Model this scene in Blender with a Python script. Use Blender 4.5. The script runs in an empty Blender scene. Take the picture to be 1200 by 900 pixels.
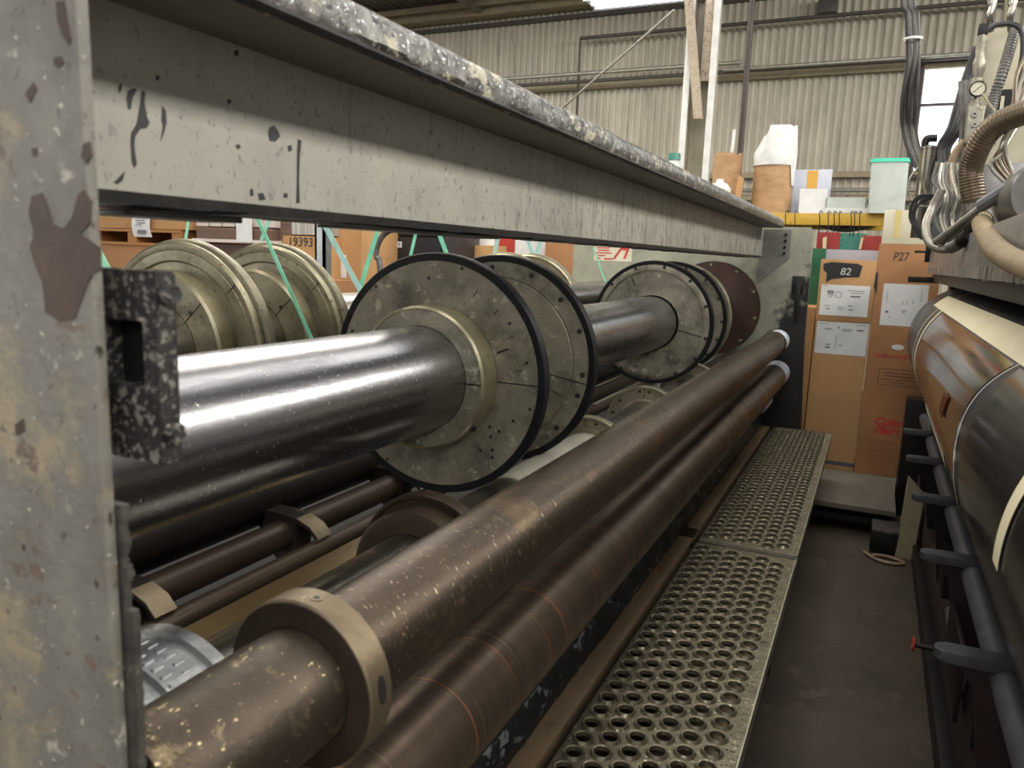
import bpy, bmesh, math, random
from mathutils import Vector, Matrix, noise
from math import sin, cos, pi, radians, atan2, hypot
random.seed(7)
S = bpy.context.scene
# ------------------------------------------------------------------ camera
FPX = 900.0
yc = Vector((430, -136, FPX)).normalized()
xc = Vector((1954, 222, -FPX)).normalized()
xc = (xc - yc * xc.dot(yc)).normalized()
zc = xc.cross(yc)
if zc.y > 0: zc = -zc
CAM = Vector((0, 0, 1.75))
def w_of(v):
    return Vector((xc.dot(v), yc.dot(v), zc.dot(v)))
def at(px, py, X=None, Y=None, Z=None):
    d = w_of(Vector((px - 600, py - 450, FPX)) / FPX)
    if X is not None: t = (X - CAM.x) / d.x
    elif Y is not None: t = (Y - CAM.y) / d.y
    else: t = (Z - CAM.z) / d.z
    return CAM + d * t
cam = bpy.data.objects.new('camera', bpy.data.cameras.new('camera'))
S.collection.objects.link(cam); S.camera = cam
r_, u_, b_ = w_of(Vector((1, 0, 0))), w_of(Vector((0, -1, 0))), w_of(Vector((0, 0, -1)))
mm = Matrix((r_, u_, b_)).transposed().to_4x4(); mm.translation = CAM
cam.matrix_world = mm
cam.data.sensor_width = 36; cam.data.lens = 27; cam.data.clip_start = .02; cam.data.clip_end = 100
cam.data.dof.use_dof = True; cam.data.dof.focus_distance = 3.0; cam.data.dof.aperture_fstop = 6.5
# ------------------------------------------------------------------ light
W = bpy.data.worlds.new('world'); S.world = W; W.use_nodes = True
bg = W.node_tree.nodes['Background']; bg.inputs[0].default_value = (1, .96, .9, 1); bg.inputs[1].default_value = .34
S.view_settings.view_transform = 'Standard'; S.view_settings.look = 'None'
S.view_settings.gamma = 1; S.view_settings.use_curve_mapping = False; S.view_settings.exposure = .42
def area(name, loc, rot, sx, sy, power, col=(1, .97, .9)):
    l = bpy.data.lights.new(name, 'AREA'); l.shape = 'RECTANGLE'; l.size = sx; l.size_y = sy; l.energy = power; l.color = col
    o = bpy.data.objects.new(name, l); S.collection.objects.link(o); o.location = loc; o.rotation_euler = rot
    return o
# long rows of roof lamps: one over the press side (right), one over the aisle, one over the store
area('lamp_row_right', (4.1, 3.0, 5.1), (0, radians(38), 0), .8, 15, 590, (1, .97, .90))
area('roof_light_aisle', (-.3, 2.5, 5.65), (0, 0, 0), 3.0, 12, 260, (1, .98, .93))
area('roof_light_store', (-4.2, 5.0, 5.65), (0, 0, 0), 1.2, 9, 300, (1, .95, .84))
area('roof_light_far', (-9, 8.0, 5.6), (0, 0, 0), 8, 1.0, 330, (1, .97, .92))
area('daylight_fill_rear', (.5, -4.5, 4.6), (radians(58), 0, 0), 7, 1.2, 125, (.93, .96, 1))  # unseen area light behind the camera
area('daylight_fill_left', (-12, -2.0, 2.6), (0, radians(-85), 0), 3, 7, 260, (1, .97, .9))  # unseen area light added at left for the bright streak low on the chrome
# ------------------------------------------------------------------ materials
MATS = {}
def rgb(h):
    if isinstance(h, str):
        c = [int(h[i:i + 2], 16) / 255 for i in (0, 2, 4)]
        return tuple(((x / 12.92) if x <= .04045 else ((x + .055) / 1.055) ** 2.4) for x in c) + (1,)
    return tuple(h) + (1,)
def M(name, c1, c2=None, sc=8, st=(1, 1, 1), ro=.5, me=0., bump=0., bsc=None, layers=(), ro2=None, det=6, alpha=1, trans=0, emit=0, bst=None):
    """layers: (colour, scale, stretch, threshold, softness, roughness, metallic[, mask(axis,lo,hi)])"""
    if name in MATS: return MATS[name]
    m = bpy.data.materials.new(name); m.use_nodes = True; MATS[name] = m
    N, L = m.node_tree.nodes, m.node_tree.links
    B = N['Principled BSDF']
    tc = N.new('ShaderNodeTexCoord'); oi = N.new('ShaderNodeObjectInfo')
    ad = N.new('ShaderNodeVectorMath'); ad.operation = 'ADD'
    mu = N.new('ShaderNodeMath'); mu.operation = 'MULTIPLY'; mu.inputs[1].default_value = 37
    L.new(oi.outputs['Random'], mu.inputs[0]); L.new(tc.outputs['Object'], ad.inputs[0]); L.new(mu.outputs[0], ad.inputs[1])
    def nz(s, stv, d=6, rr=.6):
        mp = N.new('ShaderNodeMapping'); mp.inputs['Scale'].default_value = stv
        L.new(ad.outputs[0], mp.inputs[0])
        n = N.new('ShaderNodeTexNoise'); n.inputs['Scale'].default_value = s; n.inputs['Detail'].default_value = d; n.inputs['Roughness'].default_value = rr
        L.new(mp.outputs[0], n.inputs['Vector']); return n.outputs['Fac']
    def val(v):
        n = N.new('ShaderNodeValue'); n.outputs[0].default_value = v; return n.outputs[0]
    def mixc(f, a, b):
        n = N.new('ShaderNodeMix'); n.data_type = 'RGBA'; L.new(f, n.inputs[0])
        for s, v in ((6, a), (7, b)):
            if isinstance(v, tuple): n.inputs[s].default_value = v
            else: L.new(v, n.inputs[s])
        return n.outputs[2]
    def mixf(f, a, b):
        n = N.new('ShaderNodeMix'); L.new(f, n.inputs[0])
        for s, v in ((2, a), (3, b)):
            if isinstance(v, (int, float)): n.inputs[s].default_value = v
            else: L.new(v, n.inputs[s])
        return n.outputs[0]
    def rng(f, lo, hi):
        n = N.new('ShaderNodeMapRange'); n.inputs[1].default_value = lo; n.inputs[2].default_value = hi; L.new(f, n.inputs[0]); return n.outputs[0]
    c1 = rgb(c1); c2 = rgb(c2) if c2 else c1
    base = nz(sc, st, det); f = rng(base, .32, .68)
    col = mixc(f, c1, c2); rough = mixf(f, ro, ro2 if ro2 is not None else ro); met = val(me)
    for ly in layers:
        lc, ls, lst, th, so, lr, lm = ly[:7]
        g = rng(nz(ls, lst, 5, .65), th, th + so)
        if len(ly) > 7:
            ax, lo, hi = ly[7]
            sx = N.new('ShaderNodeSeparateXYZ'); L.new(tc.outputs['Object'], sx.inputs[0])
            k = rng(sx.outputs[ax], lo, hi)
            mm_ = N.new('ShaderNodeMath'); mm_.operation = 'MULTIPLY'; L.new(g, mm_.inputs[0]); L.new(k, mm_.inputs[1]); g = mm_.outputs[0]
        col = mixc(g, col, rgb(lc)); rough = mixf(g, rough, lr); met = mixf(g, met, lm)
    L.new(col, B.inputs['Base Color']); L.new(rough, B.inputs['Roughness']); L.new(met, B.inputs['Metallic'])
    if bump:
        b = N.new('ShaderNodeBump'); b.inputs['Strength'].default_value = bump; b.inputs['Distance'].default_value = .004
        L.new(nz(bsc or sc * 4, bst or st, 8, .7), b.inputs['Height']); L.new(b.outputs[0], B.inputs['Normal'])
    if alpha < 1: B.inputs['Alpha'].default_value = alpha
    if trans: B.inputs['Transmission Weight'].default_value = trans
    if emit:
        B.inputs['Emission Color'].default_value = c1; B.inputs['Emission Strength'].default_value = emit
    return m
BEAM = M('beam_paint', 'a5a195', '95928a', 5, ro=.42, bump=.25, bsc=30, layers=[
    ('86847b', 3, (1, 1, 1), .55, .2, .35, 0), ('24221f', 60, (1, .8, .14), .61, .02, .3, 0, (1, -2.6, .8)),
    ('1c1a19', 60, (1, .8, .09), .555, .02, .3, 0, (1, -1.9, 1.4)), ('2a2724', 80, (1, 1, .6), .61, .02, .4, 0, (1, -3.6, -.5)), ('4a4742', 160, (1, 1, .8), .66, .02, .4, 0),
    ('6f6a5e', 9, (1, 1, .1), .66, .15, .5, 0)])
FLANGE = M('worn_edge_metal', '8d8b86', '4b4947', 45, st=(1, .8, 1), ro=.28, ro2=.4, me=.85, bump=.9, bsc=45, layers=[
    ('a9a28b', 26, (1, .7, 1), .56, .04, .4, 0), ('1d1b1a', 70, (1, .6, 1), .58, .04, .35, .2), ('d5d8de', 120, (1, 1, 1), .58, .05, .2, .9)])
GREASE = M('greasy_underside', '5c5a54', '3f3d39', 8, ro=.45, bump=.3, layers=[('1b1a19', 18, (1, .3, 1), .58, .08, .35, .1)])
DARKLIP = M('dark_lip_metal', '161514', '262422', 14, ro=.45, me=.4, bump=.4)
POST = M('scabby_painted_steel', '7f7b72', '63605a', 14, ro=.5, bump=.5, bsc=60, layers=[
    ('948871', 7, (1, 1, 1), .50, .10, .5, 0), ('6b5d50', 16, (1, 1, 1), .60, .03, .5, 0), ('5e534a', 45, (1, 1, 1), .62, .03, .5, 0), ('a8a397', 20, (1, 1, 1), .62, .05, .5, 0), ('c2bcae', 90, (1, 1, 1), .64, .03, .45, 0),
    ('3a3430', 80, (1, 1, .5), .64, .02, .4, 0)])
RUST = M('bare_rusty_patch', '4f3d32', '3d2f27', 20, ro=.6, bump=.3)
DARKEDGE = M('grimy_post_edge', '2a2826', '4b4741', 30, ro=.5, bump=.6, layers=[('7f7a6d', 26, (1, 1, 1), .62, .04, .5, 0)])
CLAMP = M('speckled_black_iron', '262422', '14100f', 30, ro=.45, bump=.8, bsc=60, layers=[('7a776f', 110, (1, 1, 1), .53, .06, .5, .2), ('a39d90', 170, (1, 1, 1), .62, .04, .5, 0)])
CHROME = M('scratched_chrome', 'a6a6a8', '89898c', 4, st=(1, .2, 1), ro=.2, ro2=.3, me=1, bump=.08, bsc=60, bst=(1, .5, 1), layers=[
    ('77767a', 10, (1, .12, 1), .56, .14, .3, 1), ('e8e6df', 170, (.5, 1, .5), .66, .02, .35, 1), ('6e6c6c', 150, (1, .6, 1), .66, .02, .4, .8)])
CHROME2 = M('dull_chrome', 'a9a69c', '8d8a82', 6, st=(1, .3, 1), ro=.22, ro2=.34, me=1, bump=.12)
CAST = M('cast_flange_metal', '8c8777', '6b6759', 9, ro=.42, ro2=.55, me=.45, bump=.35, bsc=60, layers=[
    ('48443a', 8, (1, 1, 1), .50, .2, .55, .35), ('a39e8d', 22, (1, 1, 1), .58, .08, .4, .4), ('6a5a49', 11, (1, 1, 1), .64, .1, .5, .3), ('26231f', 90, (1, 1, 1), .67, .02, .5, .1)])
CASTB = M('turned_flange_metal', '8f8973', '726c5a', 9, st=(1, 3, 1), ro=.34, ro2=.45, me=.55, bump=.3, bsc=40, layers=[
    ('5a5446', 9, (1, 1, 1), .52, .16, .45, .4), ('2f2b25', 90, (1, 1, 1), .62, .03, .5, .2)])
HUBM = M('polished_hub_ring', 'b3aa8c', '8e8770', 10, ro=.25, ro2=.38, me=.8, bump=.15, layers=[('6b4038', 16, (1, 1, 1), .66, .05, .4, .4)])
RUBBER = M('black_rubber', '0c0c0e', '141518', 20, ro=.5)
HOLE = M('dark_bolt_hole', '14110e', ro=.6)
BROWN = M('brown_disc_enamel', '4b352b', '3b2a23', 6, ro=.35, me=.2, bump=.1, layers=[('5d4a3d', 12, (1, 1, 1), .62, .1, .4, .2)])
TUBE1 = M('oxidised_steel_tube', '52463a', '3f362d', 5, st=(1, .35, 1), ro=.26, ro2=.38, me=.75, bump=.3, bsc=120, bst=(.6, 1.6, .6), layers=[
    ('64543f', 9, (1, .6, 1), .57, .12, .32, .8), ('c9b491', 190, (.3, 1.3, .3), .63, .03, .3, .9), ('4a3c32', 60, (.6, 1.2, .6), .62, .05, .5, .5)])
TUBE1N = M('scuffed_steel_tube_end', '4c4338', '393129', 8, ro=.32, ro2=.46, me=.7, bump=.45, bsc=40, layers=[
    ('7a6b55', 22, (1, 1, 1), .56, .1, .35, .8), ('cdb98f', 130, (1, .5, 1), .64, .02, .3, .9), ('3a322b', 50, (1, .6, 1), .62, .04, .5, .4)])
TUBE2 = M('banded_brown_tube', '66574a', '4c4036', 3, st=(.3, 5, .3), ro=.27, ro2=.38, me=.7, bump=.2, bsc=20, bst=(.4, 3, .4), layers=[
    ('a06c48', 7, (.15, 10, .15), .63, .02, .32, .7), ('8a7d69', 6, (.15, 22, .15), .64, .03, .3, .7), ('2e2722', 6, (1, 1.2, 1), .6, .1, .45, .4)])
COLLAR = M('collar_steel', '7d705a', '6a5e4c', 12, ro=.35, ro2=.5, me=.75, bump=.4, bsc=50, layers=[('5d4f40', 10, (1, 1, 1), .6, .1, .5, .6), ('b8a884', 60, (1, 1, 1), .68, .03, .3, .9)])
COLLARIN = M('collar_dark_face', '2d231d', '3b2e26', 14, ro=.5, me=.3, bump=.3)
PLASTIC = M('pale_plastic_cap', 'd0d5df', 'b3b9c5', 6, ro=.35)
GRATE = M('galvanised_grating', '8a826c', '6b6453', 18, ro=.35, ro2=.5, me=.7, bump=.4, bsc=70, layers=[
    ('cdc6a8', 60, (1, 1, 1), .60, .05, .3, .8), ('3d3b31', 22, (1, 1, 1), .6, .08, .5, .3), ('6d8f8a', 5, (1, 1, 1), .74, .03, .5, 0)])
GRATEDGE = M('grating_pale_edge', '9d9a86', 'c4c1ab', 40, ro=.4, me=.5, bump=.4)
LEDGE = M('oily_brown_ledge', '9c8568', '7e6a52', 5, st=(1, .4, 1), ro=.45, ro2=.6, bump=.25, layers=[('6b5a49', 16, (1, 1, 1), .6, .1, .5, 0)])
STRIP = M('crusted_dark_channel', '34373a', '242526', 20, ro=.4, me=.4, bump=.9, bsc=30, layers=[('8b9194', 22, (1, .5, 1), .58, .04, .4, .4)])
DARK = M('dark_grime_steel', '241f1c', '302823', 9, ro=.45, me=.4, bump=.3)
DARKBROWN = M('dark_brown_steel', '43372c', '362b22', 6, st=(1, .4, 1), ro=.42, me=.5, bump=.3)
YELLOWB = M('yellowed_steel_strip', '6d5c3c', '59492f', 5, st=(1, .3, 1), ro=.35, me=.6, bump=.2)
FLOOR = M('stained_concrete', '483d30', '372e24', 2.2, ro=.55, ro2=.7, bump=.35, bsc=40, layers=[('54483a', 6, (1, 1, 1), .58, .1, .6, 0), ('a09684', 160, (1, 1, 1), .70, .02, .5, 0), ('382e26', 3.5, (1, 1, 1), .60, .1, .5, 0)])
PLINTH = M('plinth_concrete', '6e675c', '5e574d', 8, ro=.6, bump=.2)
WALL = M('wall_sheet_metal', 'bcb6a6', 'a39d8e', 3, st=(1, 1, .35), ro=.55, bump=.1, layers=[
    ('7f786b', 5, (2, 1, .12), .58, .14, .55, 0), ('bfb6a2', 4, (2.5, 1, .08), .6, .15, .5, 0), ('5a554e', 2.2, (1.5, 1, .25), .72, .06, .6, 0), ('3a3632', 40, (1, 1, 1), .74, .02, .6, 0)])
ROOF = M('roof_deck_metal', '6e695f', '5b564e', 3, ro=.55)
GIRT = M('tan_girt_timber', '94896f', '82775f', 6, ro=.6, layers=[('6b6152', 12, (1, 1, 1), .62, .06, .6, 0)])
DPIPE = M('dark_conduit_paint', '4a4541', '3a3633', 10, ro=.5)
LPIPE = M('grey_conduit_metal', 'a9a59a', '8f8b81', 12, ro=.35, me=.5)
REDP = M('dark_red_brown_pipe_paint', '3d2b27', '2f2220', 12, ro=.5)
COLP = M('cream_column_paint', 'b8b09c', 'a39b88', 5, ro=.5, layers=[('857c6b', 30, (1, 1, .3), .64, .04, .5, 0)])
SPECK = M('rust_speckled_board', 'b5a692', 'a09280', 30, ro=.7, layers=[('5d4a40', 46, (1, 1, .6), .6, .04, .7, 0)])
WHITEP = M('white_trim_paint', 'dcdcd8', 'c8c8c4', 8, ro=.35)
KRAFT = M('kraft_cardboard', 'bd9263', 'b08658', 3, ro=.75, bump=.15, layers=[('a0733f', 6, (1, 1, .5), .63, .12, .75, 0)])
KRAFT2 = M('browner_cardboard', 'a97950', '9c6f48', 3, ro=.75, bump=.15, layers=[('8a613c', 5, (1, 1, .5), .62, .12, .75, 0)])
KRAFTP = M('crumpled_kraft_paper', 'b5906a', 'a07c56', 9, st=(1, 1, 2.2), ro=.65, bump=1.6, bsc=14, bst=(1, 1, 2.6))
PAPER = M('white_paper', 'e2e2e0', 'd4d5d6', 10, ro=.6, bump=.1)
INK = M('printed_ink', '2f2f33', ro=.6)
INKG = M('grey_print', '6d6d70', ro=.6)
INKR = M('red_print', 'b5322e', 'c24a40', 40, ro=.6)
BLACKM = M('black_marker_patch', '1d1d1f', '2a2a2c', 30, ro=.5)
CHALK = M('chalk_white', 'c9c9c4', ro=.7)
WOOD = M('pallet_timber', 'b0793f', '99652f', 6, st=(.3, 1, 3), ro=.65, bump=.2)
YEL = M('yellow_rack_paint', 'd0a83c', 'bb9330', 14, ro=.45, layers=[('7c6a3a', 30, (1, 1, 1), .64, .04, .5, .1)])
TEALP = M('teal_rack_paint', '1f6f6c', '2a807a', 10, ro=.45)
WRAP = M('cloudy_plastic_wrap', 'e0e0dd', 'c6c8c6', 10, ro=.25, bump=.8, bsc=12)
TRANSL = M('milky_plastic_sheet', 'cfd2de', 'b9bccb', 4, ro=.25, alpha=.86)
BINM = M('clouded_bin_plastic', 'cdd5cf', 'b6bfb8', 5, ro=.3, alpha=.9, bump=.1)
MINT = M('mint_green_plastic', '4fd0b0', ro=.4)
GREENP = M('green_printing_plate', '2f6b4b', '23583d', 6, ro=.4)
REDPL = M('red_printing_plate', '9c2f2a', '82251f', 6, ro=.4)
TEALPL = M('teal_printing_plate', '3f8272', '2f6f62', 8, ro=.4, layers=[('c9c3a0', 30, (1, 1, 3), .66, .04, .5, 0)])
LAV = M('lavender_board', 'b5b9c9', 'a8adbf', 6, ro=.5)
WOODBLK = M('pale_end_grain_block', 'cbb58f', ro=.6)
CREAMBOX = M('cream_carton', 'd5cfb9', 'c6bfa6', 5, ro=.6)
TAPEY = M('yellowed_tape', 'd0bd7e', ro=.35)
AMBER = M('amber_tape', 'cf9c3a', ro=.3)
STRAP = M('green_strapping_band', '86cfae', '6cbd9a', 20, ro=.35)
STRAPW = M('pale_strapping_band', 'a8cfc8', '93bdb5', 20, ro=.35)
GALV = M('galvanised_post', '9aa0a2', '868c8f', 10, ro=.35, me=.7)
BLACKC = M('black_cabinet_paint', '26272b', '1d1e21', 8, ro=.4)
PINKISH = M('pale_box_ends', 'dccfc8', 'cfc0b8', 5, ro=.6)
SHEETS = M('stacked_board_edges', '7a5f50', '55423a', 3, st=(.2, .2, 30), ro=.7)
SLATS = M('pale_slatted_ends', 'd9d7cf', '8f8a80', 3, st=(28, 1, .2), ro=.6)
REDBOX = M('red_carton', 'a8352b', ro=.5)
PLATEM = M('end_plate_paint', 'a8a795', '8f8e7e', 7, ro=.5, bump=.3, layers=[
    ('2b2926', 34, (1, 1, 1), .6, .05, .45, 0, (0, .55, .85)), ('7d7c6e', 4, (1, 1, 1), .58, .14, .5, 0)])
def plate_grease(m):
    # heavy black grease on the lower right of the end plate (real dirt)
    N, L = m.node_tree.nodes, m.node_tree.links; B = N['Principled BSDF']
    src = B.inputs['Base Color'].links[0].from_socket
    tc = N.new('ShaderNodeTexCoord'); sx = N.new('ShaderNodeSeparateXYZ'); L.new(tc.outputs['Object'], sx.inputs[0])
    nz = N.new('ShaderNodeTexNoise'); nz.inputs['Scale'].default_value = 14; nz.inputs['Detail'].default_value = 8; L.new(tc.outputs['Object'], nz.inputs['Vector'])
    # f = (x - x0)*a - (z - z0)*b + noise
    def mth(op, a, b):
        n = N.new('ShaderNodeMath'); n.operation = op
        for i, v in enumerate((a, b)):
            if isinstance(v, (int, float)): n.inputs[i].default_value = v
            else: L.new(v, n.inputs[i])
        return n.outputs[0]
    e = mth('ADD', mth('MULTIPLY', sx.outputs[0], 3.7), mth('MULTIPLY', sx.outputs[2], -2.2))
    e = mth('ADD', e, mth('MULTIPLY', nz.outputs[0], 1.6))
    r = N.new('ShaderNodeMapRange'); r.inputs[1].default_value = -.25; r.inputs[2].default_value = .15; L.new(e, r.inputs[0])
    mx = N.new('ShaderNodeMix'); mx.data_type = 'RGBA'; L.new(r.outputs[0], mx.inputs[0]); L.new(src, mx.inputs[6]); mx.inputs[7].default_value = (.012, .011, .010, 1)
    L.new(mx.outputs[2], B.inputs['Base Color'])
ROLLER = M('dark_press_cylinder', '4d4d4f', '3c3c3e', 8, st=(1, .4, 1), ro=.3, ro2=.42, me=.8, bump=.15, layers=[('77757a', 30, (1, .2, 1), .62, .06, .35, .7)])
FILM = M('glossy_mounting_film', '8d857c', '7b746c', 3, ro=.07, ro2=.12, me=.92, bump=.03, bsc=5)
CREAMT = M('cream_masking_tape', 'e0d7b8', 'd6ccab', 8, ro=.5)
CARR = M('carriage_sheet_steel', '9a9896', '85827f', 10, st=(1, .5, 1), ro=.3, ro2=.42, me=.65, bump=.3, layers=[('5a5756', 12, (1, 1, .3), .62, .06, .4, .4), ('c9c6c0', 24, (1, 1, .4), .66, .05, .3, .5)])
BLACKI = M('black_iron', '1a1918', '242220', 12, ro=.42, me=.4, bump=.3)
HOOKM = M('dark_grey_arm_paint', '55565a', '3a3b3e', 12, ro=.45, bump=.3)
MAROON = M('dark_maroon_frame_paint', '3a2826', '2b1f1e', 8, ro=.5, bump=.3)
GPIPE = M('grey_pipe_paint', '6a6b70', '58595d', 7, ro=.42, layers=[('7d8088', 16, (1, 1, 1), .64, .06, .4, .2)])
PADS = M('beige_pad_stack_edge', 'a69b7f', '8f8569', 4, st=(.3, .3, 26), ro=.7, bump=.6, bsc=10)
HOSEB = M('bronze_braided_hose', '6e5f4a', '4f4437', 4, st=(1, 1, 1), ro=.35, me=.55, bump=.3)
HOSEG = M('grey_rubber_hose', '6d6a66', '4e4b48', 14, ro=.4, me=.3)
HOSES = M('silver_rubber_hose', 'a39e92', '7f7a70', 14, ro=.3, me=.5)
HOSEK = M('black_rubber_cable', '1d1c1c', '2b2a29', 14, ro=.4)
HOSET = M('tan_taped_hose', '94815f', '7c6b50', 16, ro=.5, bump=.4)
STEEL = M('brushed_steel_can', '8d877b', '6f6a60', 10, st=(1, 1, .2), ro=.25, me=.9)
BRASSY = M('dull_silver_fitting', 'a6a090', '7c776a', 20, ro=.35, me=.7, bump=.4)
PANEL = M('cream_enclosure_paint', 'b9b29c', 'a9a28c', 6, ro=.45, layers=[('6f685a', 20, (1, 1, .4), .66, .04, .5, 0)])
TUBEL = M('lamp_tube_glow', 'ffffff', ro=.4, emit=3)
LAMPW = M('lamp_housing_white', 'd8dde4', 'cdd2d9', 8, ro=.35)
def sky_glass():
    m = bpy.data.materials.new('bright_frosted_window'); m.use_nodes = True
    B = m.node_tree.nodes['Principled BSDF']; B.inputs['Base Color'].default_value = (.9, .92, .95, 1)
    B.inputs['Emission Color'].default_value = (.93, .95, 1, 1); B.inputs['Emission Strength'].default_value = 1.6
    return m
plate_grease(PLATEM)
RUBBER.node_tree.nodes['Principled BSDF'].inputs['Specular IOR Level'].default_value = .2
DARKLIP.node_tree.nodes['Principled BSDF'].inputs['Specular IOR Level'].default_value = .3
# ------------------------------------------------------------------ mesh helpers
def nb(): return bmesh.new()
def box(bm, x0, x1, y0, y1, z0, z1, bev=0):
    x0, x1 = sorted((x0, x1)); y0, y1 = sorted((y0, y1)); z0, z1 = sorted((z0, z1))
    v = [bm.verts.new((x, y, z)) for z in (z0, z1) for x, y in ((x0, y0), (x1, y0), (x1, y1), (x0, y1))]
    fs = [bm.faces.new([v[i] for i in f]) for f in ((3, 2, 1, 0), (4, 5, 6, 7), (0, 1, 5, 4), (1, 2, 6, 5), (2, 3, 7, 6), (3, 0, 4, 7))]
    if bev:
        es = list({e for f in fs for e in f.edges})
        bmesh.ops.bevel(bm, geom=es, offset=bev, segments=2, affect='EDGES', profile=.6)
    return bm
def lathe(bm, prof, X=0, Z=0, n=64, closed=False, axis='Y', a0=0, a1=2 * pi):
    """prof: list of (r, along). axis Y by default; for 'Z' X is centre-x, Z is centre-y"""
    full = abs(a1 - a0 - 2 * pi) < 1e-6
    rings = []
    for r, y in prof:
        if r < 1e-6:
            p = (X, y, Z) if axis == 'Y' else ((X, Z, y) if axis == 'Z' else (y, X, Z))
            rings.append([bm.verts.new(p)]); continue
        ring = []
        for k in range(n if full else n + 1):
            a = a0 + (a1 - a0) * k / n
            if axis == 'Y': p = (X + r * cos(a), y, Z + r * sin(a))
            elif axis == 'Z': p = (X + r * cos(a), Z + r * sin(a), y)
            else: p = (y, X + r * cos(a), Z + r * sin(a))
            ring.append(bm.verts.new(p))
        rings.append(ring)
    pairs = list(zip(rings, rings[1:]))
    if closed: pairs.append((rings[-1], rings[0]))
    for A, Bq in pairs:
        m = max(len(A), len(Bq)); rg = range(m if full else m - 1)
        for k in rg:
            k2 = (k + 1) % m
            if len(A) == 1 and len(Bq) == 1: continue
            if len(A) == 1: bm.faces.new((A[0], Bq[k], Bq[k2]))
            elif len(Bq) == 1: bm.faces.new((A[k], Bq[0], A[k2]))
            else: bm.faces.new((A[k], Bq[k], Bq[k2], A[k2]))
    return bm
def smoothpath(pts, per=8):
    pts = [Vector(p) for p in pts]
    if len(pts) < 3: return pts
    P = [pts[0] * 2 - pts[1]] + pts + [pts[-1] * 2 - pts[-2]]; out = []
    for i in range(1, len(P) - 2):
        for k in range(per):
            t = k / per; a, b, c, d = P[i - 1], P[i], P[i + 1], P[i + 2]
            out.append(.5 * ((2 * b) + (c - a) * t + (2 * a - 5 * b + 4 * c - d) * t * t + (3 * b - a - 3 * c + d) * t ** 3))
    out.append(pts[-1]); return out
def sweep(bm, pts, r, n=10, smooth=True, ribs=0, ribamp=0):
    p = smoothpath(pts) if smooth else [Vector(q) for q in pts]
    if ribs:
        L = [0]
        for a, b in zip(p, p[1:]): L.append(L[-1] + (b - a).length)
        q = []; m = ribs * 4; j = 0
        for k in range(m + 1):
            s = L[-1] * k / m
            while j < len(L) - 2 and L[j + 1] < s: j += 1
            t = (s - L[j]) / max(1e-9, L[j + 1] - L[j]); q.append(p[j].lerp(p[j + 1], min(1, t)))
        p = q
    up = Vector((0.13, .21, 1)).normalized(); rings = []
    nrm = None
    for i, c in enumerate(p):
        t = (p[min(i + 1, len(p) - 1)] - p[max(i - 1, 0)]).normalized()
        if nrm is None: nrm = t.cross(up).normalized()
        else: nrm = (nrm - t * nrm.dot(t)).normalized()
        bn = t.cross(nrm)
        rr = r if not callable(r) else r(i / (len(p) - 1))
        if ribs: rr *= 1 + (ribamp if i % 4 in (1, 2) else 0)
        rings.append([bm.verts.new(c + (nrm * cos(2 * pi * k / n) + bn * sin(2 * pi * k / n)) * rr) for k in range(n)])
    for A, Bq in zip(rings, rings[1:]):
        for k in range(n): bm.faces.new((A[k], A[(k + 1) % n], Bq[(k + 1) % n], Bq[k]))
    bm.faces.new(rings[0][::-1]); bm.faces.new(rings[-1])
    return bm
def prism(bm, pts, axis, a, b):
    """pts 2D outline in the plane normal to axis, extruded a..b"""
    def v(p, h):
        return {'X': (h, p[0], p[1]), 'Y': (p[0], h, p[1]), 'Z': (p[0], p[1], h)}[axis]
    A = [bm.verts.new(v(p, a)) for p in pts]; Bq = [bm.verts.new(v(p, b)) for p in pts]; n = len(pts)
    bm.faces.new(A); bm.faces.new(Bq[::-1])
    for i in range(n): bm.faces.new((A[i], Bq[i], Bq[(i + 1) % n], A[(i + 1) % n]))
    return bm
def obj(name, bm, mat, parent=None, flat=False):
    bmesh.ops.recalc_face_normals(bm, faces=bm.faces[:])
    if not flat:
        for f in bm.faces: f.smooth = True
        for e in bm.edges:
            if len(e.link_faces) != 2 or e.calc_face_angle(0) > radians(32): e.smooth = False
    if parent is not None:
        org = parent['_o'] if '_o' in parent else (0, 0, 0); org = Vector(org)
    else:
        xs = [v.co for v in bm.verts]
        org = Vector(((min(v.x for v in xs) + max(v.x for v in xs)) / 2, (min(v.y for v in xs) + max(v.y for v in xs)) / 2, min(v.z for v in xs)))
    for v in bm.verts: v.co -= org
    me = bpy.data.meshes.new(name); bm.to_mesh(me); bm.free()
    me.materials.append(mat)
    o = bpy.data.objects.new(name, me); S.collection.objects.link(o)
    if parent is not None: o.parent = parent; o['_o'] = tuple(org)
    else: o.location = org; o['_o'] = tuple(org)
    return o
def thing(name, label, cat, loc, group=None):
    o = bpy.data.objects.new(name, None); S.collection.objects.link(o); o.location = loc; o['_o'] = tuple(loc)
    o.empty_display_size = .05
    return tag(o, label, cat, group)
def tag(o, label, cat, group=None):
    o['label'] = label; o['category'] = cat
    if group: o['group'] = group
    return o
def struct(name, bm, mat):
    o = obj(name, bm, mat); o['kind'] = 'structure'; return o
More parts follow.
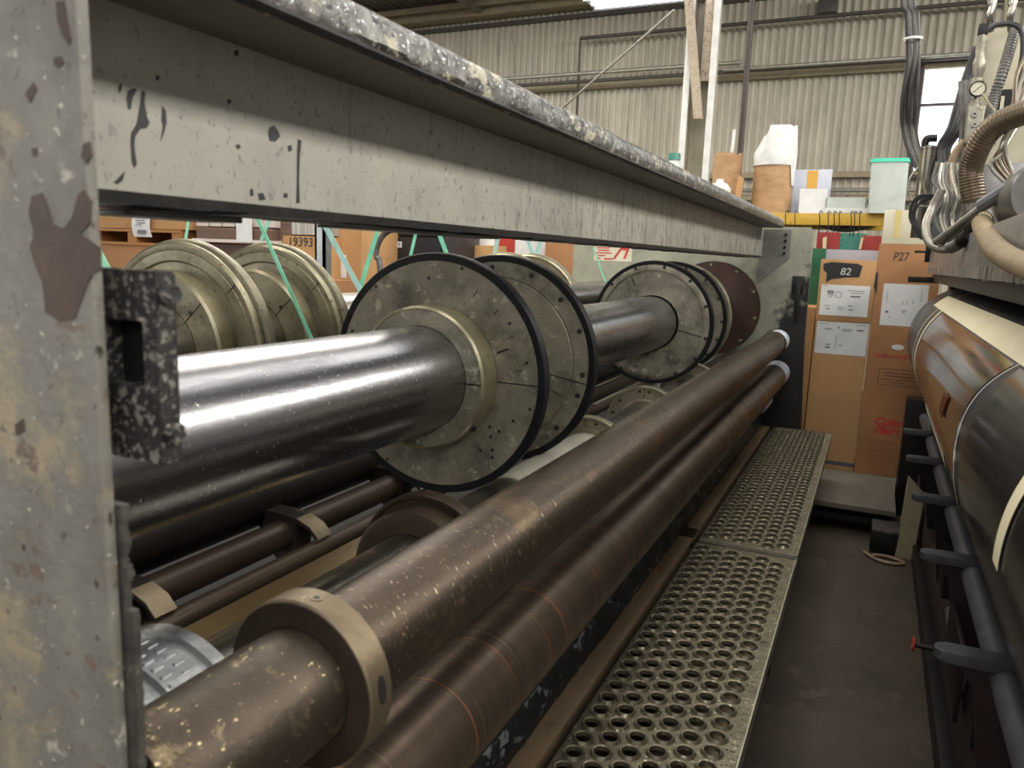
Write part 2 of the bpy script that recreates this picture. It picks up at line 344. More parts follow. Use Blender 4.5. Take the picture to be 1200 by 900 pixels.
def text(name, s, size, loc, rot, mat, parent, shear=0, sx=1, ext=.0006, bold=0):
    c = bpy.data.curves.new('t', 'FONT'); c.body = s; c.size = size; c.extrude = ext; c.shear = shear; c.offset = bold
    t = bpy.data.objects.new('t', c); S.collection.objects.link(t)
    bpy.context.view_layer.update()
    me = bpy.data.meshes.new_from_object(t); bpy.data.objects.remove(t)
    m = Matrix.Translation(Vector(loc)) @ rot.to_4x4() @ Matrix.Diagonal((sx, 1, 1, 1))
    me.transform(m); me.transform(Matrix.Translation(-Vector(parent['_o'])))
    me.materials.clear(); me.materials.append(mat); me.name = name
    o = bpy.data.objects.new(name, me); S.collection.objects.link(o); o.parent = parent; o['_o'] = parent['_o']
    return o
FACEY = Matrix.Rotation(pi / 2, 3, 'X')            # text upright facing -Y
# ================================================================== SETTING
struct('floor', box(nb(), -22, 10, -8, 12.3, -.1, 0), FLOOR)
def corrug(x0, x1, z0, z1, Y, pitch=.105, amp=.018, axis='wall', hole=None):
    bm = nb(); n = int((x1 - x0) / pitch) * 6; cols = []
    for i in range(n + 1):
        x = x0 + (x1 - x0) * i / n; ph = (x / pitch) % 1
        d = amp * max(-1, min(1, 1.6 * sin(2 * pi * ph)))
        cols.append((x, d))
    for (xa, da), (xb, db) in zip(cols, cols[1:]):
        segs = [(z0, z1)]
        if hole and xa > hole[0] and xb < hole[1]: segs = [(z0, hole[2]), (hole[3], z1)]
        for s0, s1 in segs:
            if axis == 'wall': q = [(xa, Y + da, s0), (xb, Y + db, s0), (xb, Y + db, s1), (xa, Y + da, s1)]
            else: q = [(xa, s0, Y + da), (xb, s0, Y + db), (xb, s1, Y + db), (xa, s1, Y + da)]
            bm.faces.new([bm.verts.new(p) for p in q])
    bmesh.ops.remove_doubles(bm, verts=bm.verts[:], dist=1e-4)
    return bm
wz0, wz1 = at(1090, 205, Y=12).z, at(1090, 76, Y=12).z
wx0, wx1 = at(1076, 140, Y=12).x, at(1076, 140, Y=12).x + 1.35
wall = struct('wall_back', corrug(-22, 9, 0, 5.75, 12.05, hole=(wx0, wx1, wz0, wz1)), WALL)
struct('ceiling', corrug(-22, 9, -8, 12.2, 5.8, pitch=.15, amp=.02, axis='roof'), ROOF)
wn = nb(); box(wn, wx0 + .02, wx1, 12.06, 12.08, wz0, wz1)
o = obj('window_1', wn, sky_glass()); o['kind'] = 'structure'
fr = nb()
box(fr, wx0 - .06, wx0, 11.93, 12.06, wz0 - .05, wz1 + .06); box(fr, wx1, wx1 + .06, 11.93, 12.06, wz0 - .05, wz1 + .06)
box(fr, wx0, wx1, 11.93, 12.06, wz1, wz1 + .06); box(fr, wx0, wx1, 11.93, 12.06, wz0 - .05, wz0)
zz = at(1110, 122, Y=12).z; box(fr, wx0, wx1, 11.98, 12.05, zz - .015, zz + .015)
struct('trim_1', fr, REDP)
b = nb()
for k in range(14):
    x = -21 + k * 2.1; box(b, x, x + .08, -7.9, 11.9, 5.58, 5.76)
struct('trim_2', b, ROOF)
b = nb(); box(b, -21.9, 8.9, 11.7, 11.95, 5.55, 5.7); box(b, -21.9, 8.9, 11.45, 11.5, 5.62, 5.7); struct('trim_3', b, GIRT)
b = nb(); box(b, -21.9, wx0 + 3, 11.94, 12.02, 4.36, 4.46); struct('trim_4', b, GIRT)
b = nb(); box(b, -21.9, 8.9, 11.95, 12.02, 5.44, 5.5); struct('trim_5', b, DPIPE)
for i in range(7):                                   # sheet joints
    pass
b = nb(); box(b, -21.9, 8.9, 11.94, 12.02, 2.98, 3.06); box(b, -21.9, 8.9, 11.9, 12.02, 2.66, 2.74); struct('trim_6', b, GIRT)
def pipe(name, label, cat, pts, r, mat, smooth=False, n=10, group=None, ribs=0, ribamp=0):
    return tag(obj(name, sweep(nb(), pts, r, n, smooth, ribs, ribamp), mat), label, cat, group)
a = at(680, 45, Y=11.8); d = at(676, 140, Y=11.8)
pipe('wall_pipe', 'thin dark pipe running along the upper wall and turning down at its left end', 'pipe',
     [(a.x, 11.8, a.z - 2.4), (a.x, 11.8, a.z), (5.5, 11.8, a.z)], .028, DPIPE)
a = at(598, 92, Y=11.8); a2 = at(870, 64, Y=11.8)
pipe('wall_conduit', 'light grey conduit along the corrugated wall, uppermost of the two in the middle', 'conduit', [(-12, 11.8, a.z), (a2.x, 11.8, a.z)], .03, LPIPE)
a = at(722, 93, Y=11.75)
pipe('wall_conduit', 'dark conduit running just under the light grey one on the corrugated wall', 'conduit', [(-12, 11.75, a.z), (5.5, 11.75, a.z)], .026, DPIPE)
a = at(1000, 72, Y=11.7)
pipe('wall_conduit', 'light grey conduit on the wall passing over the window', 'conduit', [(at(850, 60, Y=11.7).x, 11.7, a.z), (5.5, 11.7, a.z)], .026, LPIPE)
a = at(990, 222, Y=11.75)
pipe('wall_conduit', 'pale low pipe on the wall seen behind the shelf above the rack', 'conduit', [(-5, 11.85, a.z), (5.5, 11.85, a.z)], .03, LPIPE)
jb = at(970, 6, Y=11.85); tag(obj('junction_box', box(nb(), jb.x - .12, jb.x + .12, 11.8, 11.95, jb.z - .1, jb.z + .1, .01), DPIPE), 'small dark junction box high on the corrugated wall', 'box')
a = at(882, 0, Y=8.6)
pipe('drop_pipe', 'dark red-brown pipe dropping from the roof behind the large paper roll', 'pipe', [(a.x, 8.6, 5.75), (a.x, 8.6, .0)], .03, REDP)
# column
t = thing('steel_column', 'cream steel column with white edge strips left of the dark drop pipe', 'column', (-2.05, 9, 0))
x0, x1 = at(808, 60, Y=9).x, at(838, 60, Y=9).x
b = nb(); box(b, x0, x1, 9.2, 9.23, 0, 5.78); box(b, x0, x0 + .02, 9, 9.2, 0, 5.78); box(b, x1 - .02, x1, 9, 9.2, 0, 5.78); obj('web_plate', b, COLP, t)
for x in (x0, x1): obj('edge_strip', box(nb(), x - .035, x + .035, 8.95, 9.0, 0, 5.78, .004), WHITEP, t)
c0 = at(812, 0, Y=8.98); c1 = at(814, 138, Y=8.98)
pa_, pb_ = at(807, 0, Y=8.9), at(818, 139, Y=8.9); ex_ = (pa_.x - pb_.x) / (pa_.z - pb_.z)
bm = nb(); prism(bm, [(pb_.x - .05, pb_.z), (pb_.x + .05, pb_.z), (pb_.x + .05 + ex_ * (5.7 - pb_.z), 5.7), (pb_.x - .05 + ex_ * (5.7 - pb_.z), 5.7)], 'Y', 8.9, 8.93); obj('speckled_board', bm, SPECK, t)
obj('speckled_board', box(nb(), c0.x + .14, c0.x + .24, 9.0, 9.05, at(825, 95, Y=9).z, 5.7), SPECK, t)
# hanging lamp
a, b2 = at(693, 10, Y=9), at(846, -2, Y=9)
t = thing('fluorescent_fixture', 'white fluorescent fixture hanging under the roof at the top of the picture', 'lamp', ((a.x + b2.x) / 2, 8.9, a.z - .05))
b = nb(); prism(b, [(8.72, a.z), (8.74, a.z + .11), (9.08, a.z + .11), (9.1, a.z), (9.06, a.z + .02), (8.76, a.z + .02)], 'X', a.x, b2.x + .3); obj('housing', b, LAMPW, t)
for yy in (8.84, 8.98): obj('lamp_tube', lathe(nb(), [(0, a.x + .05), (.018, a.x + .06), (.018, b2.x + .2), (0, b2.x + .21)], yy, a.z + .0, 12, axis='X'), TUBEL, t)
for x in (a.x + .3, b2.x): obj('hanger_rod', sweep(nb(), [(x, 8.91, a.z + .1), (x, 8.91, 5.76)], .008, 6, False), DPIPE, t)
pipe('brace_rod', 'thin pale rod slanting down from the fluorescent fixture', 'rod', [at(790, 12, Y=8.6), at(655, 130, Y=9.4)], .014, LPIPE)
# ================================================================== MACHINE STAND (left)
AX, AZ = -1.1005, 1.409
WX = -.79
t = thing('roll_stand_frame', 'grey painted steel machine frame with long beam, scabby near post and far end plate', 'frame', (-1.2, 3.2, 0))
z0, z1 = 1.806, 2.008
# beam web (slightly rippled grid)
bm = nb(); box(bm, WX - .022, WX, .452, 5.98, z0, z1); obj('beam_web', bm, BEAM, t)
bm = nb(); box(bm, WX - .09, -.655, .452, 5.9, z1, z1 + .012); obj('beam_underside', bm, M('shaded_underside_paint', '77736a', '67645c', 6, ro=.5, layers=[('2c2a27', 60, (1, .3, 1), .66, .03, .5, 0)]), t)  # beam paint darkened so the underside's shade lies in the colour
# flange with rounded and hammered front
bm = nb(); n = 260; prof = [(-.655, 2.009), (-.6475, 2.013), (-.643, 2.024), (-.642, 2.04), (-.644, 2.055), (-.652, 2.066), (-.70, 2.07), (-.88, 2.07), (-.88, 2.021), (-.655, 2.021)]
rings = []
for i in range(n + 1):
    y = .452 + (5.9 - .452) * i / n; ring = []
    for k, (x, z) in enumerate(prof):
        q = noise.noise(Vector((y * 9, k * 2.3, 1.7))) + .6 * noise.noise(Vector((y * 27, k * 5.1, 4)))
        am = .0045 if k in (0, 1, 2) else (.0016 if k < 6 else 0)
        ring.append(bm.verts.new((x + q * am, y, z + q * am * (1.3 if k < 2 else .4))))
    rings.append(ring)
for A, Bq in zip(rings, rings[1:]):
    for k in range(len(prof)): bm.faces.new((A[k], A[(k + 1) % len(prof)], Bq[(k + 1) % len(prof)], Bq[k]))
bm.faces.new(rings[0]); bm.faces.new(rings[-1]); obj('beam_top_flange', bm, FLANGE, t)
obj('ragged_dark_edge', sweep(nb(), [(-.6475 + .0015 * noise.noise(Vector((y_ * .05, 1, 0))), .455 + y_ * .0181, 2.0135) for y_ in range(300)], lambda u: (.0048 + .004 * max(0, 1 - u * 7)) * (1 + .45 * noise.noise(Vector((u * 300, 0, 0))) + .3 * noise.noise(Vector((u * 900, 3, 0)))) * (1 - .5 * u), 8, False), DARKLIP, t)
bm = nb(); n = 90
for i in range(n):
    ya, yb = .452 + 5.448 * i / n, .452 + 5.448 * (i + 1) / n
    d = .004 * noise.noise(Vector((i * .7, 0, 0))); box(bm, -.93, WX + .003, ya, yb, z0 - .014 + d * .8, z0)
bmesh.ops.remove_doubles(bm, verts=bm.verts[:], dist=1e-5)
obj('beam_bottom_flange', bm, DARKLIP, t)
bm = nb(); box(bm, -.90, -.82, .66, .84, z0 - .026, z0 - .0175, .002); box(bm, -.86, -.80, 1.05, 1.62, z0 - .022, z0 - .0175); obj('shim_plate', bm, GREASE, t)
# drips of black paint on web
def web(px, py): p = at(px, py, X=WX); return (p.y, p.z)
for poly in ([(166, 106), (170, 108), (169, 120), (172, 138), (175, 143), (172, 150), (164, 151), (158, 160), (157, 172), (160, 192), (157, 197), (154, 188), (153, 165), (154, 155), (160, 145), (163, 128)],
             [(150, 106), (157, 103), (160, 105), (155, 115), (153, 128), (150, 128), (148, 116)], [(190, 124), (194, 130), (195, 142), (192, 155), (188, 165), (191, 148), (189, 140)],
             [(139, 100), (143, 97), (142, 106), (139, 109)], [(316, 149), (321, 147), (326, 154), (328, 160), (322, 166), (316, 165), (314, 156)],
             [(349, 163), (353, 165), (351, 185), (350, 210), (351, 238), (347, 238), (348, 205), (348, 180)], [(276, 170), (280, 169), (282, 173), (278, 175)],
             [(337, 171), (341, 170), (342, 176), (338, 178)], [(267, 116), (271, 117), (270, 122), (266, 121)], [(183, 88), (187, 89), (185, 95), (182, 93)],
             [(133, 214), (146, 201), (143, 212), (137, 216)], [(274, 60), (279, 58), (279, 65), (275, 66)],
             [(293, 222), (296, 221), (297, 229), (293, 230)], [(302, 227), (308, 226), (311, 234), (304, 235)], [(333, 226), (337, 227), (336, 232), (332, 231)]):
    obj('paint_drip', prism(nb(), [web(*q) for q in poly], 'X', WX - .001, WX + .0008), BLACKM, t)
# near post
PX = at(128, 450, Y=.442).x
bm = nb(); box(bm, -1.25, PX, .43, .442, 0.0, 2.6, .003); obj('near_post', bm, POST, t)
bm = nb(); n = 120                                    # chipped side strip
for i in range(n):
    za, zb = .9 + .62 * i / n, .9 + .62 * (i + 1) / n
    d = .006 * noise.noise(Vector((i * .35, 3, 0))) + (.008 if za < 1.42 else 0); box(bm, PX - .03, PX + .006 + max(-.004, d), .4425, .45, za, zb)
bmesh.ops.remove_doubles(bm, verts=bm.verts[:], dist=1e-5); obj('post_edge_strip', bm, DARKEDGE, t)
def pst(px, py): p = at(px, py, Y=.43); return (p.x, p.z)
for poly in ([(38, 230), (50, 226), (58, 245), (62, 262), (75, 268), (85, 255), (92, 228), (100, 222), (107, 235), (106, 262), (95, 275), (118, 290), (118, 318), (108, 322), (98, 348), (88, 374), (70, 376), (54, 366), (50, 330), (42, 312), (36, 290), (40, 270), (34, 250)],
             [(66, 2), (76, 0), (79, 22), (84, 45), (82, 54), (74, 42), (68, 25)], [(64, 68), (72, 66), (76, 74), (70, 80), (64, 76)], [(30, 110), (40, 96), (44, 104), (36, 121)],
             [(98, 168), (106, 166), (108, 182), (102, 192), (96, 184)], [(38, 174), (44, 173), (44, 182), (39, 183)], [(18, 498), (28, 490), (30, 505), (20, 510)]):
    obj('rust_patch', prism(nb(), [pst(*q) for q in poly], 'Y', .4292, .431), RUST, t)
# clamp with square hole
ca, cb = at(118, 314, Y=.46), at(191, 545, Y=.46)
xl, xr, zt, zb = -.70, cb.x, ca.z, cb.z
h0, h1 = at(121, 372, Y=.46), at(170, 455, Y=.46)
bm = nb()
for q in ((xl, h0.x, zb, zt), (h1.x, xr, zb, zt), (h0.x, h1.x, h0.z, zt), (h0.x, h1.x, zb, h1.z)): box(bm, q[0], q[1], .46, .478, q[2], q[3])
cl = obj('square_clamp_block', bm, CLAMP, t, flat=True); obj('socket_back', box(nb(), xl + .002, xr - .002, .4785, .482, zb + .002, zt - .002), HOLE, cl); cl['label'] = 'black speckled clamp block with a square hole'
for py in (345, 505):
    p = at(197, py, Y=.47); obj('bolt', lathe(nb(), [(0, xr + .009), (.008, xr + .011), (.009, xr + .008), (.009, xr)], .47, p.z, 6, axis='X'), CLAMP, cl)
# end plate
bm = nb(); prism(bm, [(-2.28, .1), (-.4, .1), (-.405, .55), (-.44, 1.2), (-.45, 1.98), (-.47, 2.02), (-2.28, 2.02)], 'Y', 6.0, 6.05); ep = obj('end_plate', bm, PLATEM, t)
bm = nb(); prism(bm, [(-.81, 1.60), (-.60, 1.80), (-.60, 2.0), (-.81, 2.0)], 'Y', 5.985, 5.999); br = obj('beam_end_bracket', bm, M('end_bracket_paint', '7d7c76', '6c6b66', 9, ro=.45, bump=.2), ep)
for k in range(4):
    for xx in (-.635,): obj('bolt', lathe(nb(), [(0, 5.97), (.011, 5.971), (.012, 5.985)], xx, 1.83 + k * .045, 6), DARK, ep)
p = at(937, 335, Y=5.98)
bm = nb(); box(bm, p.x - .05, p.x + .03, 5.93, 5.999, p.z - .06, p.z + .07, .004); box(bm, p.x - .02, p.x + .015, 5.91, 5.96, p.z - .24, p.z + .02, .004)
hk = obj('latch', bm, BLACKI, ep); hk['label'] = 'black latch on the plate edge'
s0, s1 = at(697, 288, Y=5.998), at(740, 307, Y=5.998)
st = obj('warning_sticker', box(nb(), s0.x, s1.x, 5.997, 5.9995, s1.z, s0.z + .03), CREAMBOX, ep)
bm = nb(); w = s1.x - s0.x; h = s0.z - s1.z
for i, (u, v, l) in enumerate(((.05, .85, .35), (.1, .68, .3), (.05, .5, .42), (.1, .32, .2), (.05, .14, .12))): box(bm, s0.x + w * u, s0.x + w * (u + l), 5.9955, 5.997, s1.z + h * v, s1.z + h * (v + .08))
box(bm, s0.x + w * .27, s0.x + w * .5, 5.9955, 5.997, s1.z + h * .1, s1.z + h * .2)
prism(bm, [(s0.x + w * a_, s1.z + h * c_) for a_, c_ in ((.5, .15), (.56, .15), (.72, .75), (.85, .75), (.78, .2), (.84, .2), (.93, .85), (.72, 1.0), (.66, .8))], 'Y', 5.9955, 5.997)
obj('red_print', bm, INKR, st)
# lower cross members of the stand
CY = 5.98
obj('tie_pipe', sweep(nb(), [(-1.815, .6, .91), (-1.815, CY, .91)], .088, 20, False), DARK, t)
obj('dark_filler_box', box(nb(), -2.45, -1.01, .5, CY, .1, .55), M('near_black_filler', '0b0a09', '110f0d', 8, ro=.8), t)  # added box; its near-black colour stands in for shade between the rails
yb = at(427, 627, Z=.851).y
bm = nb(); prism(bm, [(-1.40, .3), (-1.25, .3), (-1.25, yb - .25), (-1.40, yb)], 'Z', .82, .851); sp = obj('guide_strip', bm, YELLOWB, t); sp['label'] = 'yellowed flat strip with a slanted end'
# pipe rail with lips
rl = thing('bracket_rail', 'dark brown pipe rail carrying curved lip brackets below the big chrome shaft', 'rail', (-1.66, 3.2, .78))
obj('pipe', sweep(nb(), [(-1.66, .6, .83), (-1.66, CY, .83)], .047, 24, False), DARKBROWN, rl)
obj('lower_bar', sweep(nb(), [(-1.53, .6, .80), (-1.53, CY, .80)], .030, 12, False), DARKBROWN, rl)
y1 = at(350, 612, X=-1.62).y; y0_ = at(160, 708, X=-1.62).y
for yk in (y0_, y1, y1 + (y1 - y0_), y1 + 2 * (y1 - y0_), y1 + 3 * (y1 - y0_)):
    if yk > 5.8: continue
    bm = nb(); pr = [(-1.78, .90), (-1.68, .90), (-1.60, .893), (-1.545, .872), (-1.515, .84), (-1.522, .836), (-1.552, .862), (-1.60, .880), (-1.60, .73), (-1.66, .72), (-1.72, .78), (-1.78, .88)]
    prism(bm, pr, 'Y', yk - .035, yk + .035); obj('lip_bracket', bm, DARK, rl)
    bm = nb(); prism(bm, [(-1.60, .8945), (-1.545, .8735), (-1.513, .841), (-1.5145, .8395), (-1.546, .871), (-1.60, .8925)], 'Y', yk - .033, yk + .033); obj('worn_lip', bm, COLLAR, rl)
# ================================================================== BIG SPOOLS
def disc(parent, y, R, th, mat, rin, X=AX, Z=AZ, rim=None, name='flange', steps=None):
    pr = [(rin, y), (R * .30, y)] + (steps or []) + [(R - .023, y), (R - .020, y + .002)] if rim else [(rin, y), (R * .3, y)] + (steps or []) + [(R - .006, y), (R, y + .005)]
    last = pr[-1][0]
    pr += [(last, y + th), (rin, y + th)]
    f = obj(name, lathe(nb(), pr, X, Z, 96, closed=True), mat, parent)
    if rim:
        obj('rubber_rim', lathe(nb(), [(R - .021, y - .001), (R - .003, y - .001), (R, y + .003), (R, y + th - .003), (R - .003, y + th + .001), (R - .021, y + th + .001)], X, Z, 96, closed=True), RUBBER, f)
    return f
def holes(f, y, X, Z, lst, r=.006, name='bolt_hole'):
    for rr, a in lst:
        a = radians(a)
        obj(name, lathe(nb(), [(0, y - .0012), (r, y - .0012), (r, y + .001)], X + rr * cos(a), Z + rr * sin(a), 12), HOLE, f)
def splitline(f, y, X, Z, r0, r1, a, w=.0016):
    a = radians(a); u = Vector((cos(a), sin(a))); v = Vector((-u.y, u.x)) * w
    pts = [(X + u.x * r0 + v.x, Z + u.y * r0 + v.y), (X + u.x * r1 + v.x, Z + u.y * r1 + v.y), (X + u.x * r1 - v.x, Z + u.y * r1 - v.y), (X + u.x * r0 - v.x, Z + u.y * r0 - v.y)]
    obj('split_line', prism(nb(), pts, 'Y', y - .0008, y + .001), HOLE, f)
sh = thing('spool_shaft', 'large chrome shaft carrying khaki rubber-rimmed discs and a brown end disc', 'roller', (AX, 3.2, AZ - .34))
obj('shaft', lathe(nb(), [(0, .60), (.140, .60), (.1435, .604), (.1435, 5.97), (0, 5.97)], AX, AZ, 128), CHROME, sh)
f1 = disc(sh, 1.843, .34, .032, CAST, .15, rim=True)
hb = obj('hub', lathe(nb(), [(.1445, 1.765), (.190, 1.765), (.196, 1.770), (.1975, 1.79), (.1965, 1.842), (.1445, 1.842)], AX, AZ, 96, closed=True), CAST, f1)
obj('polished_hub_ring', lathe(nb(), [(.1905, 1.7635), (.197, 1.768), (.1985, 1.79), (.1985, 1.838), (.197, 1.838), (.196, 1.79), (.194, 1.77), (.1905, 1.766)], AX, AZ, 96, closed=True), HUBM, hb)
holes(f1, 1.843, AX, AZ, [(.31, 75), (.27, 95), (.31, 130), (.28, 35), (.305, -12), (.25, -33), (.27, -45), (.285, -48), (.24, -40), (.25, -52), (.31, -120), (.3, 160), (.29, 12), (.27, -22), (.22, -35)], .0045)
splitline(f1, 1.843, AX, AZ, .2, .325, 0); splitline(hb, 1.764, AX, AZ, .145, .19, 0)
splitline(f1, 1.843, AX, AZ, .21, .245, 22, .003)
for a_ in (28, 45, 62, 8): 
    splitline(f1, 1.843, AX, AZ, .255, .275, a_, .0012)
obj('slotted_screw', lathe(nb(), [(0, 1.783), (.011, 1.783), (.011, 1.79)], AX + .1975 * cos(radians(-38)), AZ + .1975 * sin(radians(-38)), 12), HOLE, hb)
f2 = disc(sh, 2.238, .34, .032, CAST, .15, rim=True, steps=[(.262, 2.238), (.264, 2.2405), (.268, 2.2405), (.27, 2.238)])
holes(f2, 2.238, AX, AZ, [(.300, 44), (.305, 22), (.300, -4), (.300, -17), (.298, -42), (.3, 68), (.3, -70), (.3, 95)], .0085)
splitline(f2, 2.238, AX, AZ, .15, .325, -9); splitline(f2, 2.238, AX, AZ, .19, .26, -22, .0014)
obj('spacer_sleeve', lathe(nb(), [(.1445, 1.876), (.18, 1.876), (.18, 2.236), (.1445, 2.236)], AX, AZ, 64, closed=True), CAST, f2)
f3 = disc(sh, 4.15, .338, .032, CAST, .15, rim=True, steps=[(.283, 4.15), (.285, 4.144), (.30, 4.144)])
holes(f3, 4.144, AX, AZ, [(.308, 20), (.308, 50), (.308, 80), (.308, 110), (.308, 140), (.308, -12), (.308, -35), (.308, -60), (.308, -90), (.308, -120)], .009)
splitline(f3, 4.15, AX, AZ, .145, .283, -12, .0025); splitline(f3, 4.15, AX, AZ, .22, .27, 118, .004)
f4 = disc(sh, 4.55, .337, .034, CAST, .15, rim=True, steps=[(.29, 4.55)])
holes(f4, 4.55, AX, AZ, [(.308, 0), (.308, 25), (.308, 50), (.308, -20), (.308, -40), (.308, 75)], .009)
f4b = disc(sh, 4.72, .33, .05, CASTB, .15)
f5 = disc(sh, 5.86, .345, .02, BROWN, .15)
obj('bright_edge_ring', lathe(nb(), [(.346, 5.858), (.350, 5.858), (.350, 5.882), (.346, 5.882)], AX, AZ, 96, closed=True), CHROME2, f5)
for a_ in (-45, -10, 25, 60, 95): obj('rivet', lathe(nb(), [(0, 5.850), (.010, 5.852), (.013, 5.86)], AX + .32 * cos(radians(a_)), AZ + .32 * sin(radians(a_)), 12), CASTB, f5)
# second shaft behind, with two discs
BX, BZ = -1.95, 1.413
s2 = thing('spool_shaft', 'dull steel shaft with turned metal discs behind the big chrome shaft', 'roller', (BX, 3.2, BZ - .34))
obj('shaft', lathe(nb(), [(0, .60), (.160, .60), (.160, 5.97), (0, 5.97)], BX, BZ, 64), CHROME2, s2)
def turned(y, R=.34):
    pr = [(.161, y - .072), (.250, y - .072), (.256, y - .066), (.254, y - .03), (.248, y + .004), (.278, y + .006), (.284, y - .001), (.312, y - .001), (.314, y + .0015), (.318, y), (R - .006, y), (R, y + .006), (R, y + .016), (R - .007, y + .019), (R - .007, y + .026), (R + .006, y + .030), (R + .010, y + .035), (R + .010, y + .050), (R + .002, y + .054), (R + .002, y + .066), (.161, y + .068)]
    f = obj('turned_disc', lathe(nb(), pr, BX, BZ, 96, closed=True), CASTB, s2)
    obj('bright_hub_edge', lathe(nb(), [(.249, y - .0735), (.2575, y - .067), (.2575, y - .061), (.254, y - .061), (.248, y - .071)], BX, BZ, 96, closed=True), HUBM, f)
    obj('bright_rim_edge', lathe(nb(), [(R - .007, y - .001), (R + .001, y + .005), (R + .001, y + .010), (R - .003, y + .010), (R - .007, y + .001)], BX, BZ, 96, closed=True), HUBM, f)
    splitline(f, y - .072, BX, BZ, .162, .249, 42); splitline(f, y - .001, BX, BZ, .285, .33, 42, .0011)
    holes(f, y - .072, BX, BZ, [(.195, 44), (.20, 100)], .006)
    obj('hub_band', lathe(nb(), [(.2565, y - .06), (.2565, y - .02), (.253, y - .02), (.253, y - .06)], BX, BZ, 96, closed=True), HUBM, f)
    return f
turned(1.71); turned(2.09)
turned(4.36); turned(4.0)
# ================================================================== SMALL SPOOL SHAFT
EX, EZ = 1.17 * cos(radians(-140.4)), 1.75 + 1.17 * sin(radians(-140.4))
s3 = thing('small_spool_shaft', 'slimmer chrome shaft with small flanges and a slotted silver drum, under the large discs', 'roller', (EX, 3.2, EZ - .18))
obj('shaft', lathe(nb(), [(0, .60), (.105, .60), (.107, .603), (.107, 5.9), (0, 5.9)], EX, EZ, 96), CHROME2, s3)
def smallf(y, R, mat, hub=.15, hy=.07):
    pr = [(.108, y - hy), (hub - .01, y - hy), (hub, y - hy + .004), (hub, y), (R - .012, y), (R - .010, y - .006), (R - .003, y - .006), (R, y - .002), (R, y + .03), (.108, y + .03)]
    f = obj('small_flange', lathe(nb(), pr, EX, EZ, 72, closed=True), mat, s3); return f
g = smallf(1.49, .184, DARKBROWN, .158, .07)
g = smallf(2.62, .172, CASTB, .13, .01); holes(g, 2.62, EX, EZ, [(.148, 80), (.148, 110), (.148, 50)], .006); splitline(g, 2.62, EX, EZ, .13, .165, 95)
g = smallf(3.38, .178, CASTB, .12, .01); holes(g, 3.38, EX, EZ, [(.153, 100), (.153, 84), (.153, 50), (.153, 140), (.153, 165)], .007); splitline(g, 3.38, EX, EZ, .12, .172, 92)
g = smallf(4.35, .178, CASTB, .12, .01); holes(g, 4.35, EX, EZ, [(.153, 60), (.153, 40)], .008)
# bright bar on the shaft, paled so a reflection sits in its colour
obj('bright_sleeve', lathe(nb(), [(.108, 1.95), (.1135, 1.953), (.1135, 2.60), (.108, 2.61)], EX, EZ, 72, closed=True), M('pale_reflection_metal', 'c9c6b8', 'b3b0a2', 8, ro=.42, me=.6), s3)
# drum near the camera
DR = M('slotted_drum_metal', 'b5b6b6', 'a0a2a4', 10, ro=.25, me=.9, bump=.3)
pr = [(.108, .605), (.168, .605), (.170, .62), (.170, .655), (.160, .658), (.160, .672), (.170, .675), (.172, .735), (.164, .738), (.164, .750), (.173, .753), (.173, .775), (.108, .778)]
dr = obj('slotted_drum', lathe(nb(), pr, EX, EZ, 96, closed=True), DR, s3)
bm = nb()
for k in range(60):
    a_ = 2 * pi * k / 60
    for (yy, hl) in ((.69, .008), (.718, .008), (.63, .006)):
        a2 = a_ + (.05 if yy > .7 else 0); c = Vector((EX + .1715 * cos(a2), yy, EZ + .1715 * sin(a2))); tv = Vector((-sin(a2), 0, cos(a2))) * .0028; nv = Vector((cos(a2), 0, sin(a2))) * .0012
        lo = [c - tv - Vector((0, hl, 0)), c + tv - Vector((0, hl, 0)), c + tv + Vector((0, hl, 0)), c - tv + Vector((0, hl, 0))]
        A = [bm.verts.new(p - nv) for p in lo]; Bq = [bm.verts.new(p + nv) for p in lo]
        bm.faces.new(Bq)
        for q in range(4): bm.faces.new((A[q], A[(q + 1) % 4], Bq[(q + 1) % 4], Bq[q]))
o = obj('drum_teeth', bm, DR, dr)
# ================================================================== BROWN TUBES
def tubething(label, X, Z, r, y0, y1, mat, capmat=PLASTIC):
    t = thing('steel_tube', label, 'tube', (X, (y0 + y1) / 2, Z - r))
    return t
T1X, T1Z = -.608, 1.204
t1 = tubething('thick brown steel tube with a clamp collar near the camera, uppermost of the two', T1X, T1Z, .081, .47, 5.87, TUBE1)
obj('tube_body', lathe(nb(), [(.070, .735), (.0808, .735), (.081, .74), (.081, 5.60), (.070, 5.60)], T1X, T1Z, 96, closed=True), TUBE1, t1)
ne = obj('tube_end_section', lathe(nb(), [(.062, .452), (.0765, .452), (.0775, .456), (.0775, .735), (.062, .735)], T1X, T1Z, 96, closed=True), TUBE1N, t1)
bm = nb()
for k in range(260):                                  # crust of weld beads at the near end
    a_ = random.uniform(0, 2 * pi); yy = random.uniform(.458, .482) + .012 * noise.noise(Vector((a_ * 3, 0, 0))); rr = .0775; s = random.uniform(.0008, .0022)
    bmesh.ops.create_icosphere(bm, subdivisions=1, radius=s, matrix=Matrix.Translation((T1X + rr * cos(a_), yy, T1Z + rr * sin(a_))))
obj('crusty_bead', bm, M('crust_metal', '8b7a55', '5d5040', 50, ro=.35, me=.7), ne)
obj('end_band', lathe(nb(), [(.08, 5.52), (.086, 5.522), (.0865, 5.60), (.08, 5.602)], T1X, T1Z, 72, closed=True), TUBE1, t1)
obj('end_cap', lathe(nb(), [(0, 5.60), (.073, 5.60), (.073, 5.72), (.079, 5.722), (.079, 5.86), (.07, 5.87), (0, 5.87)], T1X, T1Z, 64), PLASTIC, t1)
